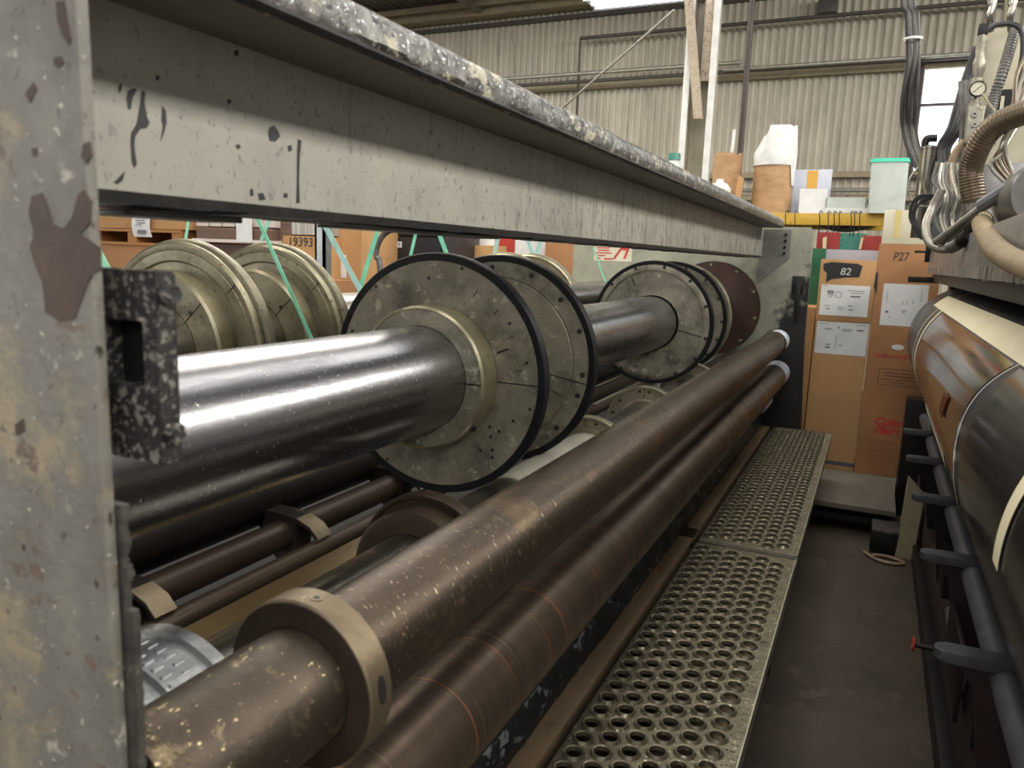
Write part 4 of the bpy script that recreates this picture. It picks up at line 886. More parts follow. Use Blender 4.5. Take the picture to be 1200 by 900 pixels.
# ================================================================== STORE BEHIND (left)
def crate(name, label, cat, pa, pb, y, mat, depth=.6, zlo=None, group=None):
    a, b = at(*pa, Y=y), at(*pb, Y=y); z0 = zlo if zlo is not None else b.z
    o = obj(name, box(nb(), a.x, b.x, y, y + depth, z0, a.z, .004), mat); return tag(o, label, cat, group)
SY = 5.2
zA = at(160, 276, Y=SY).z
o = crate('cardboard_box', 'cardboard carton with a white shipping label behind the near post', 'box', (110, 225), (221, 268), SY, KRAFT, 1.0, zA + .065)
l = at(157, 240, Y=SY); l2 = at(177, 278, Y=SY - .01)
t = thing('shipping_label', 'curled white shipping label hanging off the carton at far left', 'label', ((l.x + l2.x) / 2, SY - .02, l2.z))
pp = nb(); 
n = 8; rr = []
for i in range(n + 1):
    z = l.z + (l2.z - l.z) * i / n; yy = SY - .012 - .02 * sin(i / n * 3); rr.append([pp.verts.new((l.x + .01 * sin(i * .8), yy, z)), pp.verts.new((l2.x + .02 + .01 * sin(i * .8), yy, z)), pp.verts.new((l2.x + .02 + .01 * sin(i * .8), yy + .002, z)), pp.verts.new((l.x + .01 * sin(i * .8), yy + .002, z))])
for A, Bq in zip(rr, rr[1:]):
    for k in range(4): pp.faces.new((A[k], A[(k + 1) % 4], Bq[(k + 1) % 4], Bq[k]))
obj('paper_slip', pp, PAPER, t)
marks('print', t, l.x + .01, l2.x, l2.z, l.z, SY - .036, [(.4, .65, .3, .1), (.2, .5, .6, .03), (.3, .42, .5, .03), (.2, .36, .4, .02), (.3, .1, .5, .12)], INKG)
t = thing('wooden_pallet', 'orange-brown wooden pallet under the labelled carton at far left', 'pallet', (-6, SY + .5, zA - .05))
a, b2 = at(100, 276, Y=SY - .02), at(212, 292, Y=SY - .02)
obj('deck_board', box(nb(), a.x, b2.x, SY - .02, SY + 1.0, zA + .035, zA + .06), WOOD, t); obj('deck_board', box(nb(), a.x, b2.x, SY - .02, SY + 1.0, zA - .09, zA - .065), WOOD, t)
zpal = zA - .091
for k in range(3): xk = a.x + (b2.x - a.x - .12) * k / 2; obj('block', box(nb(), xk, xk + .12, SY - .01, SY + .99, zA - .064, zA + .034), WOOD, t)
tag(obj('cardboard_box', box(nb(), at(100, 291, Y=SY).x, at(205, 291, Y=SY).x, SY, SY + 1, 0, zpal, .004), KRAFT2), 'cardboard carton under the wooden pallet at far left', 'box')
s_ = at(300, 284, Y=SY).z
crate('board_stack', 'stack of brown board sheets with pale cartons on top, left of the galvanised post', 'stack', (230, 266), (318, 283), SY, SHEETS, .9, s_ + .02)
tag(obj('pallet_sheet', box(nb(), at(228, 283, Y=SY).x, at(322, 283, Y=SY).x, SY - .03, SY + .9, s_ - .01, s_ + .018), PINKISH), 'pale board carrying the stack of brown sheets', 'board')
crate('cardboard_box', 'dark brown carton carrying the pale board and sheet stack', 'box', (230, 285), (322, 330), SY + .01, M('dark_carton', '4f3b31', '43322a', 5, ro=.7), .88, 0.0)
for i in range(6):
    crate('small_carton', 'pale pinkish small carton in the row on the brown board stack', 'box', (229 + 15.5 * i, 236), (229 + 15.5 * i + 14.6, 265.6), SY + .02, PINKISH, .5, at(275, 266, Y=SY).z + .002, group='pale cartons in a row on the brown board stack')
l = at(277, 252, Y=SY - .03); l2 = at(293, 284, Y=SY - .03)
tag(obj('shipping_label', box(nb(), l.x, l2.x + .03, SY - .036, SY - .033, l2.z, l.z), PAPER), 'white label hanging over the board stack with pale cartons', 'label')
crate('dark_board_stack', 'stack of dark brown boards beside the slatted carton', 'stack', (322, 240), (341, 281), SY + .1, SHEETS, .7, 0)
crate('slatted_carton', 'white slatted carton above the carton with handwritten digits', 'box', (341, 240), (371, 275), SY + .1, SLATS, .7, at(350, 275, Y=SY + .1).z)
t = thing('cardboard_box', 'cardboard carton with handwritten digits left of the galvanised post', 'box', (at(350, 290, Y=SY).x, SY + .4, 0))
a, b2 = at(331, 275.5, Y=SY + .08), at(372, 300, Y=SY + .08); obj('carton', box(nb(), a.x, b2.x, SY + .08, SY + .75, 0, a.z - .004, .004), KRAFT, t)
p = at(337, 288, Y=SY + .075); text('handwriting', '19393', .11, p, FACEY, INK, t, .1, 1.0)
a, b2 = at(369, 300, Y=5.0), at(380, 300, Y=5.0)
bm = nb(); box(bm, a.x, b2.x, 5.0, 5.02, 0, 2.9); box(bm, a.x, a.x + .02, 5.0, 5.09, 0, 2.9); box(bm, b2.x - .02, b2.x, 5.0, 5.09, 0, 2.9); tag(obj('rack_post', bm, GALV), 'galvanised steel rack post standing among the cartons', 'post')
t = thing('cardboard_box', 'big upright cardboard carton with a white sheet, right of the galvanised post', 'box', (at(400, 300, Y=5.6).x, 5.9, 0))
a, b2 = at(383, 255, Y=5.6), at(423, 300, Y=5.6); obj('carton', box(nb(), a.x, b2.x, 5.6, 6.2, 0, a.z + .15, .004), KRAFT, t)
c, d = at(379, 298, Y=5.6), at(406, 326, Y=5.6); obj('taped_paper', box(nb(), c.x + .02, d.x, 5.597, 5.5995, d.z, c.z), PAPER, t)
c, d = at(381, 327, Y=5.4), at(408, 345, Y=5.4); tag(obj('cardboard_box', box(nb(), c.x, d.x, 5.1, 5.5, 0, c.z, .004), KRAFT2), 'low cardboard carton in front of the big upright one', 'box')
t = thing('black_cabinet', 'black cabinet with a white number tag behind the nearest disc', 'cabinet', (at(460, 280, Y=6.2).x, 6.5, 0))
a, b2 = at(424, 262, Y=6.2), at(520, 300, Y=6.2); obj('carcass', box(nb(), a.x, b2.x, 6.2, 6.9, 0, a.z + .12, .004), BLACKC, t)
obj('drawer_front', box(nb(), a.x + .03, b2.x - .03, 6.17, 6.199, a.z - .1, a.z + .05, .004), BLACKC, t); obj('drawer_front', box(nb(), a.x + .03, b2.x - .03, 6.17, 6.199, a.z - .36, a.z - .12, .004), BLACKC, t)
c = at(465, 290, Y=6.16); tg = obj('number_tag', box(nb(), c.x, c.x + .05, 6.166, 6.169, c.z, c.z + .055), PAPER, t); text('number', '9', .05, (c.x + .01, 6.165, c.z + .008), FACEY, INK, tg)
pipe('bent_tube', 'grey bent tube arching in front of the black cabinet', 'tube', [(at(446, 330, Y=5.4).x, 5.4, 0.0), at(446, 330, Y=5.4), at(441, 300, Y=5.4), at(444, 284, Y=5.4), at(453, 272, Y=5.4), at(470, 266, Y=5.4)], .025, HOSEG, True)
LY = 7.0
crate('white_poster_box', 'pale printed carton behind the first and second discs', 'box', (528, 262), (580, 292), LY, PAPER, .5, 0)
crate('red_box', 'red carton behind the second disc', 'box', (580, 262), (604, 291), LY, REDBOX, .5, 0)
crate('cardboard_box', 'orange-brown carton below the pale printed one behind the discs', 'box', (515, 286), (585, 320), LY - .2, KRAFT, .15, 0)
crate('white_box', 'white carton right of the red one', 'box', (604, 262), (662, 330), LY, PAPER, .5, 0)
crate('cardboard_box', 'narrow brown carton edge next to the end plate', 'box', (640, 262), (672, 284), LY - .25, KRAFT2, .2, 0)
# strapping bands crossing behind the beam
def band(label, pa, pb, y, mat=STRAP, w=.012, group=None):
    a, b = at(*pa, Y=y[0]), at(*pb, Y=y[1]); bm = nb(); d = (b - a).normalized(); s = d.cross(Vector((0, 1, 0))).normalized() * w; q = Vector((0, .001, 0))
    A = [bm.verts.new(v) for v in (a - s - q, a + s - q, a + s + q, a - s + q)]; Bq = [bm.verts.new(v) for v in (b - s - q, b + s - q, b + s + q, b - s + q)]
    for k in range(4): bm.faces.new((A[k], A[(k + 1) % 4], Bq[(k + 1) % 4], Bq[k]))
    bm.faces.new(A[::-1]); bm.faces.new(Bq)
    tag(obj('strapping_band', bm, mat), label, 'strap', group)
band('green strapping band crossing in front of the second turned disc', (291, 232), (372, 412), (1.75, 1.75), w=.006)
band('green strapping band hanging straight beside the first turned disc', (224, 240), (217, 283), (3.6, 3.6), w=.012)
band('green strapping band leaning the other way, crossing the long one', (322, 240), (306, 282), (3.6, 3.6), w=.012)
band('wide pale strapping band slanting past the galvanised post', (377, 258), (425, 345), (3.4, 3.4), STRAPW, .016)
band('green strapping band left of the nearest rubber-rimmed disc', (445, 262), (420, 345), (3.5, 3.5), w=.014)
band('green strapping band above the nearest disc', (490, 262), (481, 300), (3.8, 3.8), w=.01)
band('green strapping band reaching the top of the nearest disc', (510, 262), (530, 315), (3.8, 3.8), w=.013)
band('pale strapping band over the second disc, left of the crossing pair', (585, 272), (578, 305), (4.4, 4.4), STRAPW, .014)
band('pale strapping band slanting down onto the second disc', (615, 270), (628, 310), (4.4, 4.4), STRAPW, .012)
band('pale strapping band at the right of the second disc', (636, 275), (628, 300), (4.4, 4.4), STRAPW, .012)
band('thin green strapping band trailing down at the end plate sticker', (695, 290), (710, 332), (5.7, 5.7), w=.006)
band('green strapping band at the edge of the near post', (112, 290), (128, 320), (3.0, 3.0), w=.03)
# pale roller seen beyond discs
a = at(690, 334, Y=5.2)
t = thing('idler_roller', 'pale silver roller end showing between the second and third disc', 'roller', (-1.85, 5.2, a.z - .12))
obj('roller_body', lathe(nb(), [(0, 3.6), (.09, 3.6), (.09, 5.98), (0, 5.98)], at(690, 334, Y=4.6).x, at(690, 333, Y=4.6).z - .09, 48), CHROME, t)
# ================================================================== PRESS (right)
RX, RZ, RR = .591, 1.288, .364
t = thing('press_cylinder', 'large glossy press cylinder with cream tape strips at the right', 'cylinder', (RX, 3.3, RZ - RR))
obj('cylinder_body', lathe(nb(), [(0, 5.98), (.2, 5.98), (.2, 5.96), (RR - .03, 5.96), (RR - .004, 5.95), (RR, 5.935), (RR, .5), (0, .5)], RX, RZ, 160), ROLLER, t)
def arcpatch(name, r0, th, a0, a1, y0, y1, mat, n=48, wob=0):
    bm = nb(); m = 14; rows = []
    for i in range(n + 1):
        u = i / n; a = radians(a0 + (a1 - a0) * u); row = []
        for j in range(m + 1):
            v = j / m; y = y0 + (y1 - y0) * v
            if callable(wob): y += wob(u, v)
            row.append((bm.verts.new((RX + (r0 + th) * cos(a), y, RZ + (r0 + th) * sin(a))), bm.verts.new((RX + r0 * cos(a), y, RZ + r0 * sin(a)))))
        rows.append(row)
    for A, Bq in zip(rows, rows[1:]):
        for j in range(m):
            bm.faces.new((A[j][0], A[j + 1][0], Bq[j + 1][0], Bq[j][0])); bm.faces.new((A[j][1], Bq[j][1], Bq[j + 1][1], A[j + 1][1]))
        bm.faces.new((A[0][0], Bq[0][0], Bq[0][1], A[0][1])); bm.faces.new((A[m][0], A[m][1], Bq[m][1], Bq[m][0]))
    for row in (rows[0], rows[-1]):
        for j in range(m): bm.faces.new((row[j][0], row[j][1], row[j + 1][1], row[j + 1][0]))
    return obj(name, bm, mat, t)
FR = RR + .0005
arcpatch('mounting_film', FR, .002, 138, 250, 2.25, 4.62, FILM, 90, lambda u, v: (.06 * sin(u * 9) + .25 * (u - .3)) * (1 - v) if v < .2 else 0)
arcpatch('mounting_film', FR, .001, 138, 250, .6, 2.1, M('dark_glossy_film', '6a6a6e', '5b5b5f', 3, ro=.12, ro2=.2, me=.9, bump=.05), 90)
arcpatch('cream_tape', FR + .004, .0008, 122.5, 137, .6, 5.3, CREAMT, 12)
arcpatch('cream_tape', FR + .004, .0008, 137, 250, 4.58, 4.64, CREAMT, 60)
arcpatch('cream_tape', FR + .002, .0008, 100, 250, 4.88, 4.90, CREAMT, 60)
arcpatch('cream_tape', FR + .004, .0008, 140, 182, 1.40, 1.455, CREAMT, 40)
arcpatch('cream_tape', FR + .004, .0008, 194, 200, 2.6, 3.6, CREAMT, 10)
arcpatch('copper_clip', FR + .0045, .004, 167, 177, 2.64, 2.76, M('copper_clip_metal', '8a4526', '6b341c', 20, ro=.25, me=.9), 10)
arcpatch('plate_edge', FR + .0042, .0006, 137, 250, 2.20, 2.207, PAPER, 60, lambda u, v: .06 * sin(u * 9) + .25 * (u - .3))
# carriage over the cylinder
CX = .31
t = thing('press_carriage', 'worn sheet-steel carriage box above the press cylinder', 'machine', (.8, 3.6, 1.735))
obj('side_sheet', box(nb(), CX, 1.3, 1.4, 6.15, 1.745, 1.90, .006), CARR, t)
bm = nb(); n = 80
for i in range(n):
    ya, yb2 = 1.4 + 4.74 * i / n, 1.4 + 4.74 * (i + 1) / n; d = .006 * noise.noise(Vector((i * .9, 1, 1)))
    box(bm, CX - .004 + d, CX + .03, ya, yb2, 1.725 + d, 1.765)
bmesh.ops.remove_doubles(bm, verts=bm.verts[:], dist=1e-5); obj('worn_bottom_edge', bm, CARR, t)
obj('black_underbar', box(nb(), CX + .03, 1.3, 1.4, 6.1, 1.67, 1.72), BLACKI, t)
obj('stop_arm', box(nb(), CX - .12, CX + .1, 6.02, 6.06, 1.66, 1.70, .004), BLACKI, t)
bk = obj('side_hook', box(nb(), CX - .035, CX - .004, 6.0, 6.03, 1.80, 2.0, .004), BLACKI, t); obj('pin', sweep(nb(), [(CX - .1, 6.01, 1.87), (CX, 6.01, 1.87)], .009, 8, False), BLACKI, bk)
for y in (5.8, 4.6, 3.6): obj('slot', box(nb(), CX - .0008, CX + .001, y, y + .03, 1.83, 1.87), HOLE, t)
# pipe with arms below cylinder
PXx, PZz = .40, .726
t = thing('arm_rail', 'grey pipe with a row of dark tipped arms below the press cylinder', 'rail', (PXx, 3.6, .3))
obj('pipe', sweep(nb(), [(PXx, .8, PZz), (PXx, 6.0, PZz)], .038, 28, False), GPIPE, t)
for k in range(6):
    y = 1.42 + .76 * k
    bm = nb(); pts = [(PXx + .12, y - .03), (PXx + .12, y + .04), (.30, y + .036)] + [(.262 + .03 * cos(a_), y + .004 + .03 * sin(a_)) for a_ in [radians(90 + 18 * i) for i in range(11)]] + [(.30, y - .028)]
    prism(bm, pts, 'Z', .752, .782); bmesh.ops.bevel(bm, geom=[e for e in bm.edges if abs(e.verts[0].co.z - e.verts[1].co.z) < 1e-6], offset=.003, segments=1, affect='EDGES')
    ar = obj('arm', bm, HOOKM, t)
    bm = nb(); prism(bm, [(.285, .752), (PXx + .1, .752), (PXx + .1, .42), (.37, .40), (.345, .60), (.33, .69)], 'Y', y - .006, y + .014); obj('arm_web', bm, MAROON if k < 3 else BLACKI, ar)
obj('mount_beam', box(nb(), .43, .56, .8, 6.0, .36, .62, .004), MAROON, t)
t = thing('press_base_frame', 'dark maroon base frame of the press at the lower right', 'frame', (.9, 3.5, 0))
obj('base', box(nb(), .40, 1.4, .8, 6.15, .02, .32, .006), MAROON, t); obj('side_wall', box(nb(), .62, 1.4, .8, 6.1, .32, .90, .006), BLACKI, t)
obj('kick_rail', box(nb(), .36, .42, .8, 6.15, 0, .10, .004), BLACKI, t)
obj('end_housing', box(nb(), .275, 1.4, 6.0, 6.2, .0, .85, .006), BLACKI, t); obj('end_housing', box(nb(), .45, 1.4, 6.0, 6.2, .85, 1.66, .006), BLACKI, t)
for y in (2.35, 3.45, 4.55): obj('gear_case', box(nb(), .37, .45, y, y + .22, .42, .60, .008), BLACKI, t)
a = at(1105, 735, X=.37)
obj('bracket_plate', box(nb(), .345, .36, 2.55, 2.95, .38, .62, .003), DARK, t)
pipe('short_hose', 'short grey rubber hose behind the nearest bracket arms', 'hose', [at(1112, 715, X=.37), at(1114, 735, X=.36), at(1122, 755, X=.37), at(1135, 768, X=.38)], .014, HOSEG, True)
# red ring valve
a = at(1070, 755, X=.30)
t = thing('red_ring_valve', 'small valve wheel with a red rim beside the press base', 'valve', (a.x, a.y, a.z - .03))
obj('wheel', lathe(nb(), [(.022, a.x - .004), (.03, a.x - .004), (.032, a.x), (.03, a.x + .004), (.022, a.x + .004)], a.y, a.z, 24, closed=True, axis='X'), INKR, t)
obj('stem', sweep(nb(), [(a.x, a.y, a.z), (.40, a.y, a.z)], .012, 12, False), DARK, t)
# pad stack
yp = at(1060, 655, Z=0.0).y
c1_, c2_, c3_, c4_ = at(1065, 562, Y=yp), at(1083, 582, Y=yp), at(1070, 657, Y=yp), at(1048, 655, Y=yp)
bm = nb(); prism(bm, [(c1_.x, c1_.z), (c2_.x, c2_.z), (c3_.x, 0), (c4_.x, 0), (c4_.x + .012, .14)], 'Y', yp, yp + .12)
tag(obj('pad_stack', bm, PADS), 'leaning beige stack of thin pads between the aisle and the press arms', 'stack')
# black foot by plinth
a, b2 = at(1021, 600, Y=5.3), at(1049, 640, Y=5.0)
t = thing('levelling_foot', 'black machine foot with worn bright top at the plinth corner', 'foot', (a.x + .1, 5.2, 0))
obj('foot_block', box(nb(), a.x + .01, b2.x + .02, 5.1, 5.33, 0, .13, .006), BLACKI, t); obj('worn_top', box(nb(), a.x + .01, b2.x + .02, 5.1, 5.33, .1305, .15, .004), CLAMP, t)
pipe('floor_cable', 'coiled brown cable on the floor by the black machine foot', 'cable', [(a.x - .02, 5.05, .012), (a.x + .05, 4.95, .012), (a.x + .14, 4.93, .012), (a.x + .2, 4.98, .012), (a.x + .1, 5.03, .015), (a.x + .02, 4.99, .02)], .01, LEDGE, True)
# ================================================================== HOSES AND VALVES ON THE CARRIAGE
HY = 4.2
def P(px, py, y=HY): return at(px, py, Y=y)
# support panel
a, b2 = P(1158, 34, 4.6), P(1260, 200, 4.6)
t = thing('valve_enclosure', 'cream valve enclosure with a black terminal strip at the top right', 'enclosure', ((a.x + b2.x) / 2, 4.8, 1.9))
en = obj('enclosure_panel', box(nb(), a.x, b2.x, 4.6, 4.9, 1.901, a.z, .008), PANEL, t)
c, d = P(1168, 106, 4.58), P(1205, 135, 4.58)
tb = obj('terminal_strip', box(nb(), c.x, d.x, 4.56, 4.599, d.z, c.z, .003), BLACKI, en)
for k in range(4): obj('terminal_fuse', box(nb(), c.x + .02 + .045 * k, c.x + .035 + .045 * k, 4.552, 4.559, d.z + .02, d.z + .09), CREAMBOX if k % 2 == 0 else LEDGE, tb)
c, d = P(1155, 45, 4.55), P(1151, 150, 4.55); obj('rusty_edge', box(nb(), c.x - .0, c.x + .012, 4.58, 4.599, d.z, c.z), GIRT, t)
# manifold
t = thing('pneumatic_manifold', 'stacked silver air fittings with a round white pressure gauge', 'valve', (P(1142, 150).x, HY, P(1142, 172).z))
c = P(1152, 38, HY); d = P(1136, 172, HY); prof = []
import itertools
base = d.z; H = c.z - d.z
bm = nb()
seq = [(0, .03), (.08, .035), (.09, .045), (.2, .045), (.21, .034), (.30, .034), (.31, .046), (.38, .046), (.39, .03), (.50, .03), (.51, .042), (.60, .042), (.61, .028), (.66, .04), (.74, .044), (.80, .03), (.84, .036), (.9, .036), (.91, .024), (.98, .024), (1, .0)]
lathe(bm, [(0, 0)] + [(r_ * .62, H * u) for u, r_ in seq], 0, 0, 24, axis='Z')
lean = Matrix.Shear('XY', 4, ((c.x - d.x) / H, 0)); bm.transform(Matrix.Translation((d.x, HY, d.z)) @ lean)
obj('fitting_stack', bm, BRASSY, t)
obj('black_cap', box(nb(), c.x - .02, c.x + .02, HY - .02, HY + .02, c.z - .01, c.z + .035, .004), BLACKI, t)
c = P(1146, 104, HY - .05)
ga = obj('pressure_gauge', lathe(nb(), [(0, c.y + .02), (.033, c.y + .02), (.034, c.y - .006), (.030, c.y - .009), (.029, c.y - .002), (0, c.y - .002)], c.x, c.z, 32), BLACKI, t)
obj('gauge_face', lathe(nb(), [(0, c.y - .0035), (.029, c.y - .0035), (.029, c.y - .001)], c.x, c.z, 32), CREAMBOX, ga)
bm = nb(); prism(bm, [(c.x - .018, c.z - .014), (c.x - .016, c.z - .017), (c.x + .014, c.z + .012), (c.x + .012, c.z + .014)], 'Y', c.y - .0055, c.y - .0038); obj('gauge_needle', bm, INK, ga)
c, d = P(1135, 125, HY - .03), P(1149, 168, HY - .03); vb = obj('valve_block', box(nb(), c.x, d.x, HY - .04, HY + .03, d.z, c.z, .005), BRASSY, t)
for py in (134, 146): q = P(1142, py, HY - .045); obj('port', lathe(nb(), [(.006, q.y - .006), (.013, q.y - .006), (.014, q.y + .008), (.006, q.y + .008)], q.x, q.z, 16, closed=True), STEEL, vb)
# filter can
a, b2 = P(1079, 172, 4.4), P(1099, 172, 4.4); zc1, zc0 = P(1088, 173, 4.4).z, 1.905
t = thing('filter_canister', 'upright brushed steel canister at the left end of the hose tangle', 'canister', ((a.x + b2.x) / 2, 4.4, 1.9))
X_ = (a.x + b2.x) / 2; r = (b2.x - a.x) / 2
obj('can_body', lathe(nb(), [(0, zc0), (r, zc0), (r, zc1 - .01), (r + .003, zc1 - .008), (r + .003, zc1), (r * .8, zc1 + .008), (0, zc1 + .01)], X_, 4.4, 40, axis='Z'), STEEL, t)
obj('elbow_fitting', sweep(nb(), [(X_ - .02, 4.4, zc1), (X_ - .015, 4.4, zc1 + .04), (X_ + .03, 4.4, zc1 + .045)], .018, 12), BLACKI, t)
G1 = 'cable bundle hanging from the roof left of the window'
for k in range(7):
    dx = (k - 3) * 2.6
    pts = [(P(1068 + dx * .9, -60, 5.0).x, 5.0, 5.77), P(1068 + dx * .9, -60, 5.0), P(1069 + dx * .8, 20, 5.0), P(1070 + dx * .8, 70, 5.0), P(1065 + dx, 120, 5.0 + .02 * (k % 3)), P(1066 + dx * .9, 155, 5.0), P(1076 + dx * .7, 190, 4.9), P(1090 + dx * .4, 215 + (k % 3) * 4, 4.8), P(1100 + dx, 245, 4.7)]
    pipe('hanging_cable', 'dark grey cable of the bundle hanging from the roof left of the window', 'cable', pts, .011, HOSEG if k % 3 else HOSEK, True, 8, group=G1)
c = P(1070, 46, 5.0); tag(obj('cable_tie', lathe(nb(), [(.045, c.z - .006), (.05, c.z - .006), (.05, c.z + .006), (.045, c.z + .006)], c.x, 5.0, 20, closed=True, axis='Z'), WHITEP), 'white tie around the hanging cable bundle', 'tie')
for k in range(5):
    dx = k * 3.2
    pipe('black_cable', 'black cable of the bunch looping past the bright window', 'cable', [P(1143 + dx * .5, 55, 4.5), P(1130 + dx, 90, 4.5), P(1121 + dx, 120, 4.45), P(1112 + dx * 1.2, 150, 4.4), P(1099 + dx, 176, 4.4), P(1104 + dx, 205, 4.35)], .011, HOSEK, True, 8, group='black cables looping past the window')
for k in range(3):
    dx = k * 5
    pipe('grey_hose', 'thick grey hose drooping beside the silver fittings', 'hose', [P(1126 + dx, 96, 4.35), P(1127 + dx, 120, 4.3), P(1128 + dx * .9, 150, 4.3), P(1124 + dx, 180, 4.3), P(1118 + dx, 215, 4.3)], .012, HOSEG, True, 10, group='grey hoses drooping beside the fittings')
pipe('arched_hose', 'black hose arching over the cream enclosure', 'hose', [P(1158, 35, 4.3), P(1168, 29, 4.3), P(1185, 28, 4.3), P(1197, 36, 4.3), P(1199, 60, 4.3), P(1194, 92, 4.3), P(1198, 120, 4.3)], .012, HOSEK, True)
pipe('flexible_conduit', 'ribbed grey flexible conduit slanting down across the enclosure', 'conduit', [P(1190, 34, 4.4), P(1184, 55, 4.35), P(1175, 85, 4.3), P(1165, 115, 4.3), P(1158, 150, 4.25)], .021, HOSEG, True, 16, ribs=34, ribamp=.13)
pipe('large_ribbed_hose', 'fat bronze ribbed hose curving down in the middle of the hose tangle', 'hose', [P(1215, 128, 3.7), P(1192, 135, 3.75), P(1165, 148, 3.8), P(1147, 172, 3.85), P(1138, 200, 3.9), P(1142, 236, 3.9)], .047, HOSEB, True, 24, ribs=36, ribamp=.035)
c = P(1142, 234, 3.9)
pipe('slanted_pipe', 'thick grey pipe slanting up to the right edge', 'pipe', [P(1222, 192, 3.3), P(1180, 222, 3.45), P(1150, 241, 3.55)], .026, GPIPE)
pipe('slanted_pipe', 'thin silver pipe pair continuing the slanted pipe down to the left', 'pipe', [P(1150, 243, 3.58), P(1096, 284, 3.75)], .015, HOSES)
pipe('slanted_pipe', 'second silver pipe just under the slanted thin one', 'pipe', [P(1146, 252, 3.6), P(1100, 288, 3.78)], .012, HOSES)
pipe('loop_hose', 'silver hose looping in a wide U above the carriage edge', 'hose', [P(1104, 222, 3.9), P(1092, 245, 3.9), P(1085, 265, 3.85), P(1089, 284, 3.8), P(1103, 292, 3.75), P(1118, 290, 3.7)], .018, HOSES, True, 14)
pipe('hose_coupling', 'dark grey hose coupling at the end of the looping silver hose', 'coupling', [P(1112, 291, 3.7), P(1122, 286, 3.68), P(1130, 281, 3.65)], .026, HOSEG, True, 16)
pipe('hose_coupling', 'flared black rubber cuff right of the grey coupling', 'coupling', [P(1128, 282, 3.66), P(1138, 276, 3.6), P(1142, 273, 3.58)], lambda u: .03 + .012 * u, BLACKI, True, 16)
pipe('taped_hose', 'fat tan hose with silver underside curving off the right edge', 'hose', [at(1149, 256, X=.37), at(1154, 272, X=.32), at(1166, 290, X=.275), at(1185, 304, X=.262), at(1222, 320, X=.258)], lambda u: .041 - .017 * u ** .6, HOSET, True, 24)
pipe('hose_clamp_end', 'grimy silver cuff at the top of the tan hose', 'cuff', [at(1146, 246, X=.385), at(1150, 260, X=.36)], .046, BRASSY, False, 20)
for k in range(9):
    dx = k * 4.4; r0 = random.uniform(-3, 3)
    pipe('thin_air_hose', 'thin silver air hose in the tangle below the fat ribbed hose', 'hose', [P(1100 + dx * .7, 192 + r0, 4.1), P(1096 + dx + r0, 212, 4.05), P(1104 + dx * .8 - r0, 232, 4.0), P(1098 + dx * .9 + r0, 255, 4.0), P(1104 + dx * .8, 276, 3.95)], .007 + .002 * (k % 2), HOSES if k % 3 else HOSEG, True, 8, group='thin silver air hoses in a tangle')
for k in range(6):
    r0 = random.uniform(-4, 4)
    pipe('thin_black_cable', 'thin black cable looping at the left foot of the canister', 'cable', [P(1100, 228 + k, 4.1), P(1082 + r0, 232 + r0, 4.1), P(1067 + k * 1.5, 242 + r0, 4.1), P(1070 + r0, 258, 4.1), P(1080, 270 + k * 2, 4.1), P(1092, 262, 4.1)], .005, HOSEK, True, 6, group='thin black cables looping by the canister')
pipe('thin_wire_loop', 'thin pale wire looping left of the canister', 'wire', [P(1076, 196, 4.3), P(1066, 210, 4.3), P(1065, 228, 4.3), P(1075, 240, 4.3), P(1092, 242, 4.3)], .004, HOSES, True, 6)
pipe('air_line', 'olive air line in front of the canister', 'hose', [P(1080, 180, 4.25), P(1079, 205, 4.25), P(1084, 225, 4.25), P(1092, 242, 4.25)], .006, M('olive_hose', '6d6a4a', ro=.4), True, 8)
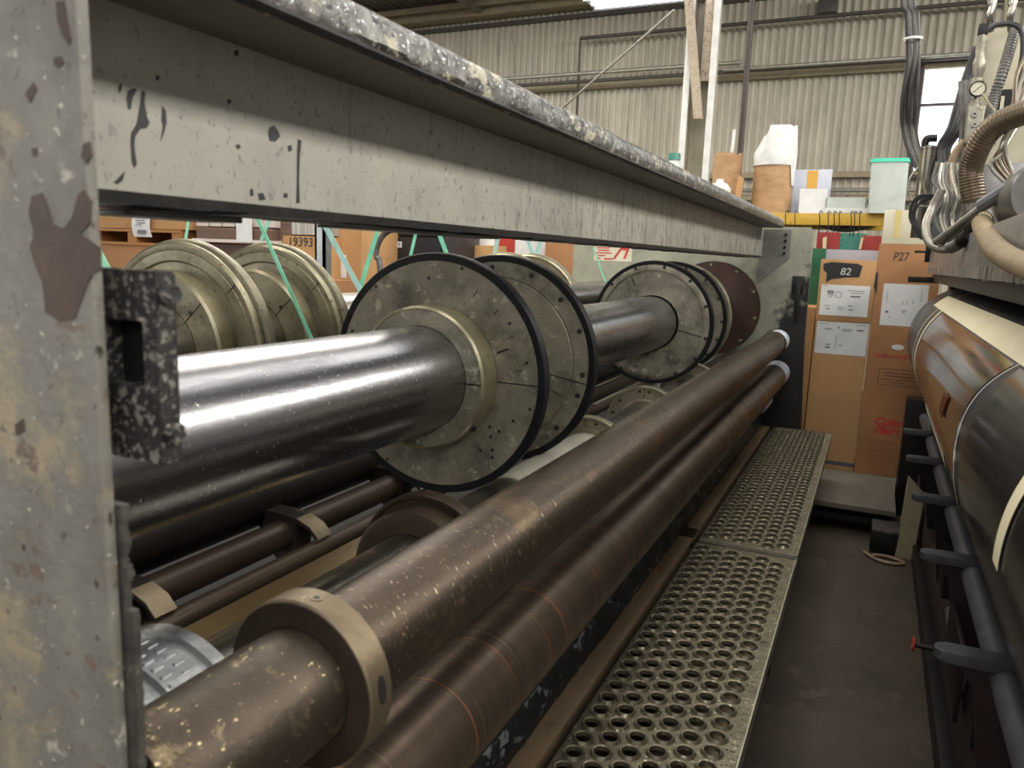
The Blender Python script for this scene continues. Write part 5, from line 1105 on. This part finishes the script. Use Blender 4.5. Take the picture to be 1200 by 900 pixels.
for k in range(6):
    r0 = random.uniform(-4, 4)
    pipe('curved_air_hose', 'pale curved air hose at the right edge above the slanted pipe', 'hose', [P(1205, 60 + k * 14, 3.9), P(1194 + r0, 90 + k * 12, 3.85), P(1188 - k * 3, 130 + k * 10, 3.8), P(1180 - k * 3 + r0, 170 + k * 5, 3.8), P(1188 + r0, 205 + k * 3, 3.8)], .009, HOSES if k % 2 else HOSEB, True, 8, group='pale curved air hoses at the right edge')
pipe('thin_brass_tube', 'thin tan tube slanting from the gauge down to the right', 'tube', [P(1151, 110, 4.1), P(1168, 134, 4.05)], .005, GIRT)
for k, (px, lab) in enumerate(((1163, 'bright bent steel conduit rising to the roof left of the rusty one'), (1187, 'bright steel conduit rising to the roof at the far right'))):
    pipe('roof_conduit', lab, 'conduit', [(P(px + 6, -70, 4.5).x, 4.5, 5.77), P(px + 6, -70, 4.5), P(px + 1, 0, 4.5), P(px - 3, 20, 4.5), P(px - 2, 36, 4.55)], .016, CHROME2, True, 12)
pipe('roof_conduit', 'rusty brown conduit rising between the two bright ones', 'conduit', [(P(1184, -70, 4.7).x, 4.7, 5.77), P(1184, -70, 4.7), P(1181, 30, 4.7)], .016, GIRT, False, 10)
pipe('brown_fitting_pipe', 'rusty upright pipe fitting between canister and ribbed hose', 'pipe', [P(1113, 240, 4.2), P(1113, 200, 4.2), P(1119, 180, 4.2), P(1130, 165, 4.2)], .016, LEDGE, True, 12)
b = nb(); c, d = P(1100, 180, 4.5), P(1135, 250, 4.5); box(b, c.x, d.x, 4.5, 4.7, 1.901, c.z, .006); tag(obj('valve_box', b, GALV), 'grey metal box behind the canister and hose tangle', 'box')
b = nb(); c, d = P(1150, 195, 4.0), P(1250, 240, 4.0); box(b, c.x, d.x, 4.05, 4.3, 1.901, c.z + .02, .006); tag(obj('motor_housing', b, CARR), 'grey sheet-metal housing right of the fat ribbed hose', 'housing')
c = P(1200, 262, 3.2); tag(obj('fan_drum', lathe(nb(), [(0, 3.2), (.11, 3.2), (.12, 3.22), (.12, 3.6), (0, 3.6)], c.x + .06, 2.022, 40), HOSEG), 'round silver drum partly seen at the right edge', 'drum')
for o in S.objects:
    if '_o' in o: del o['_o']
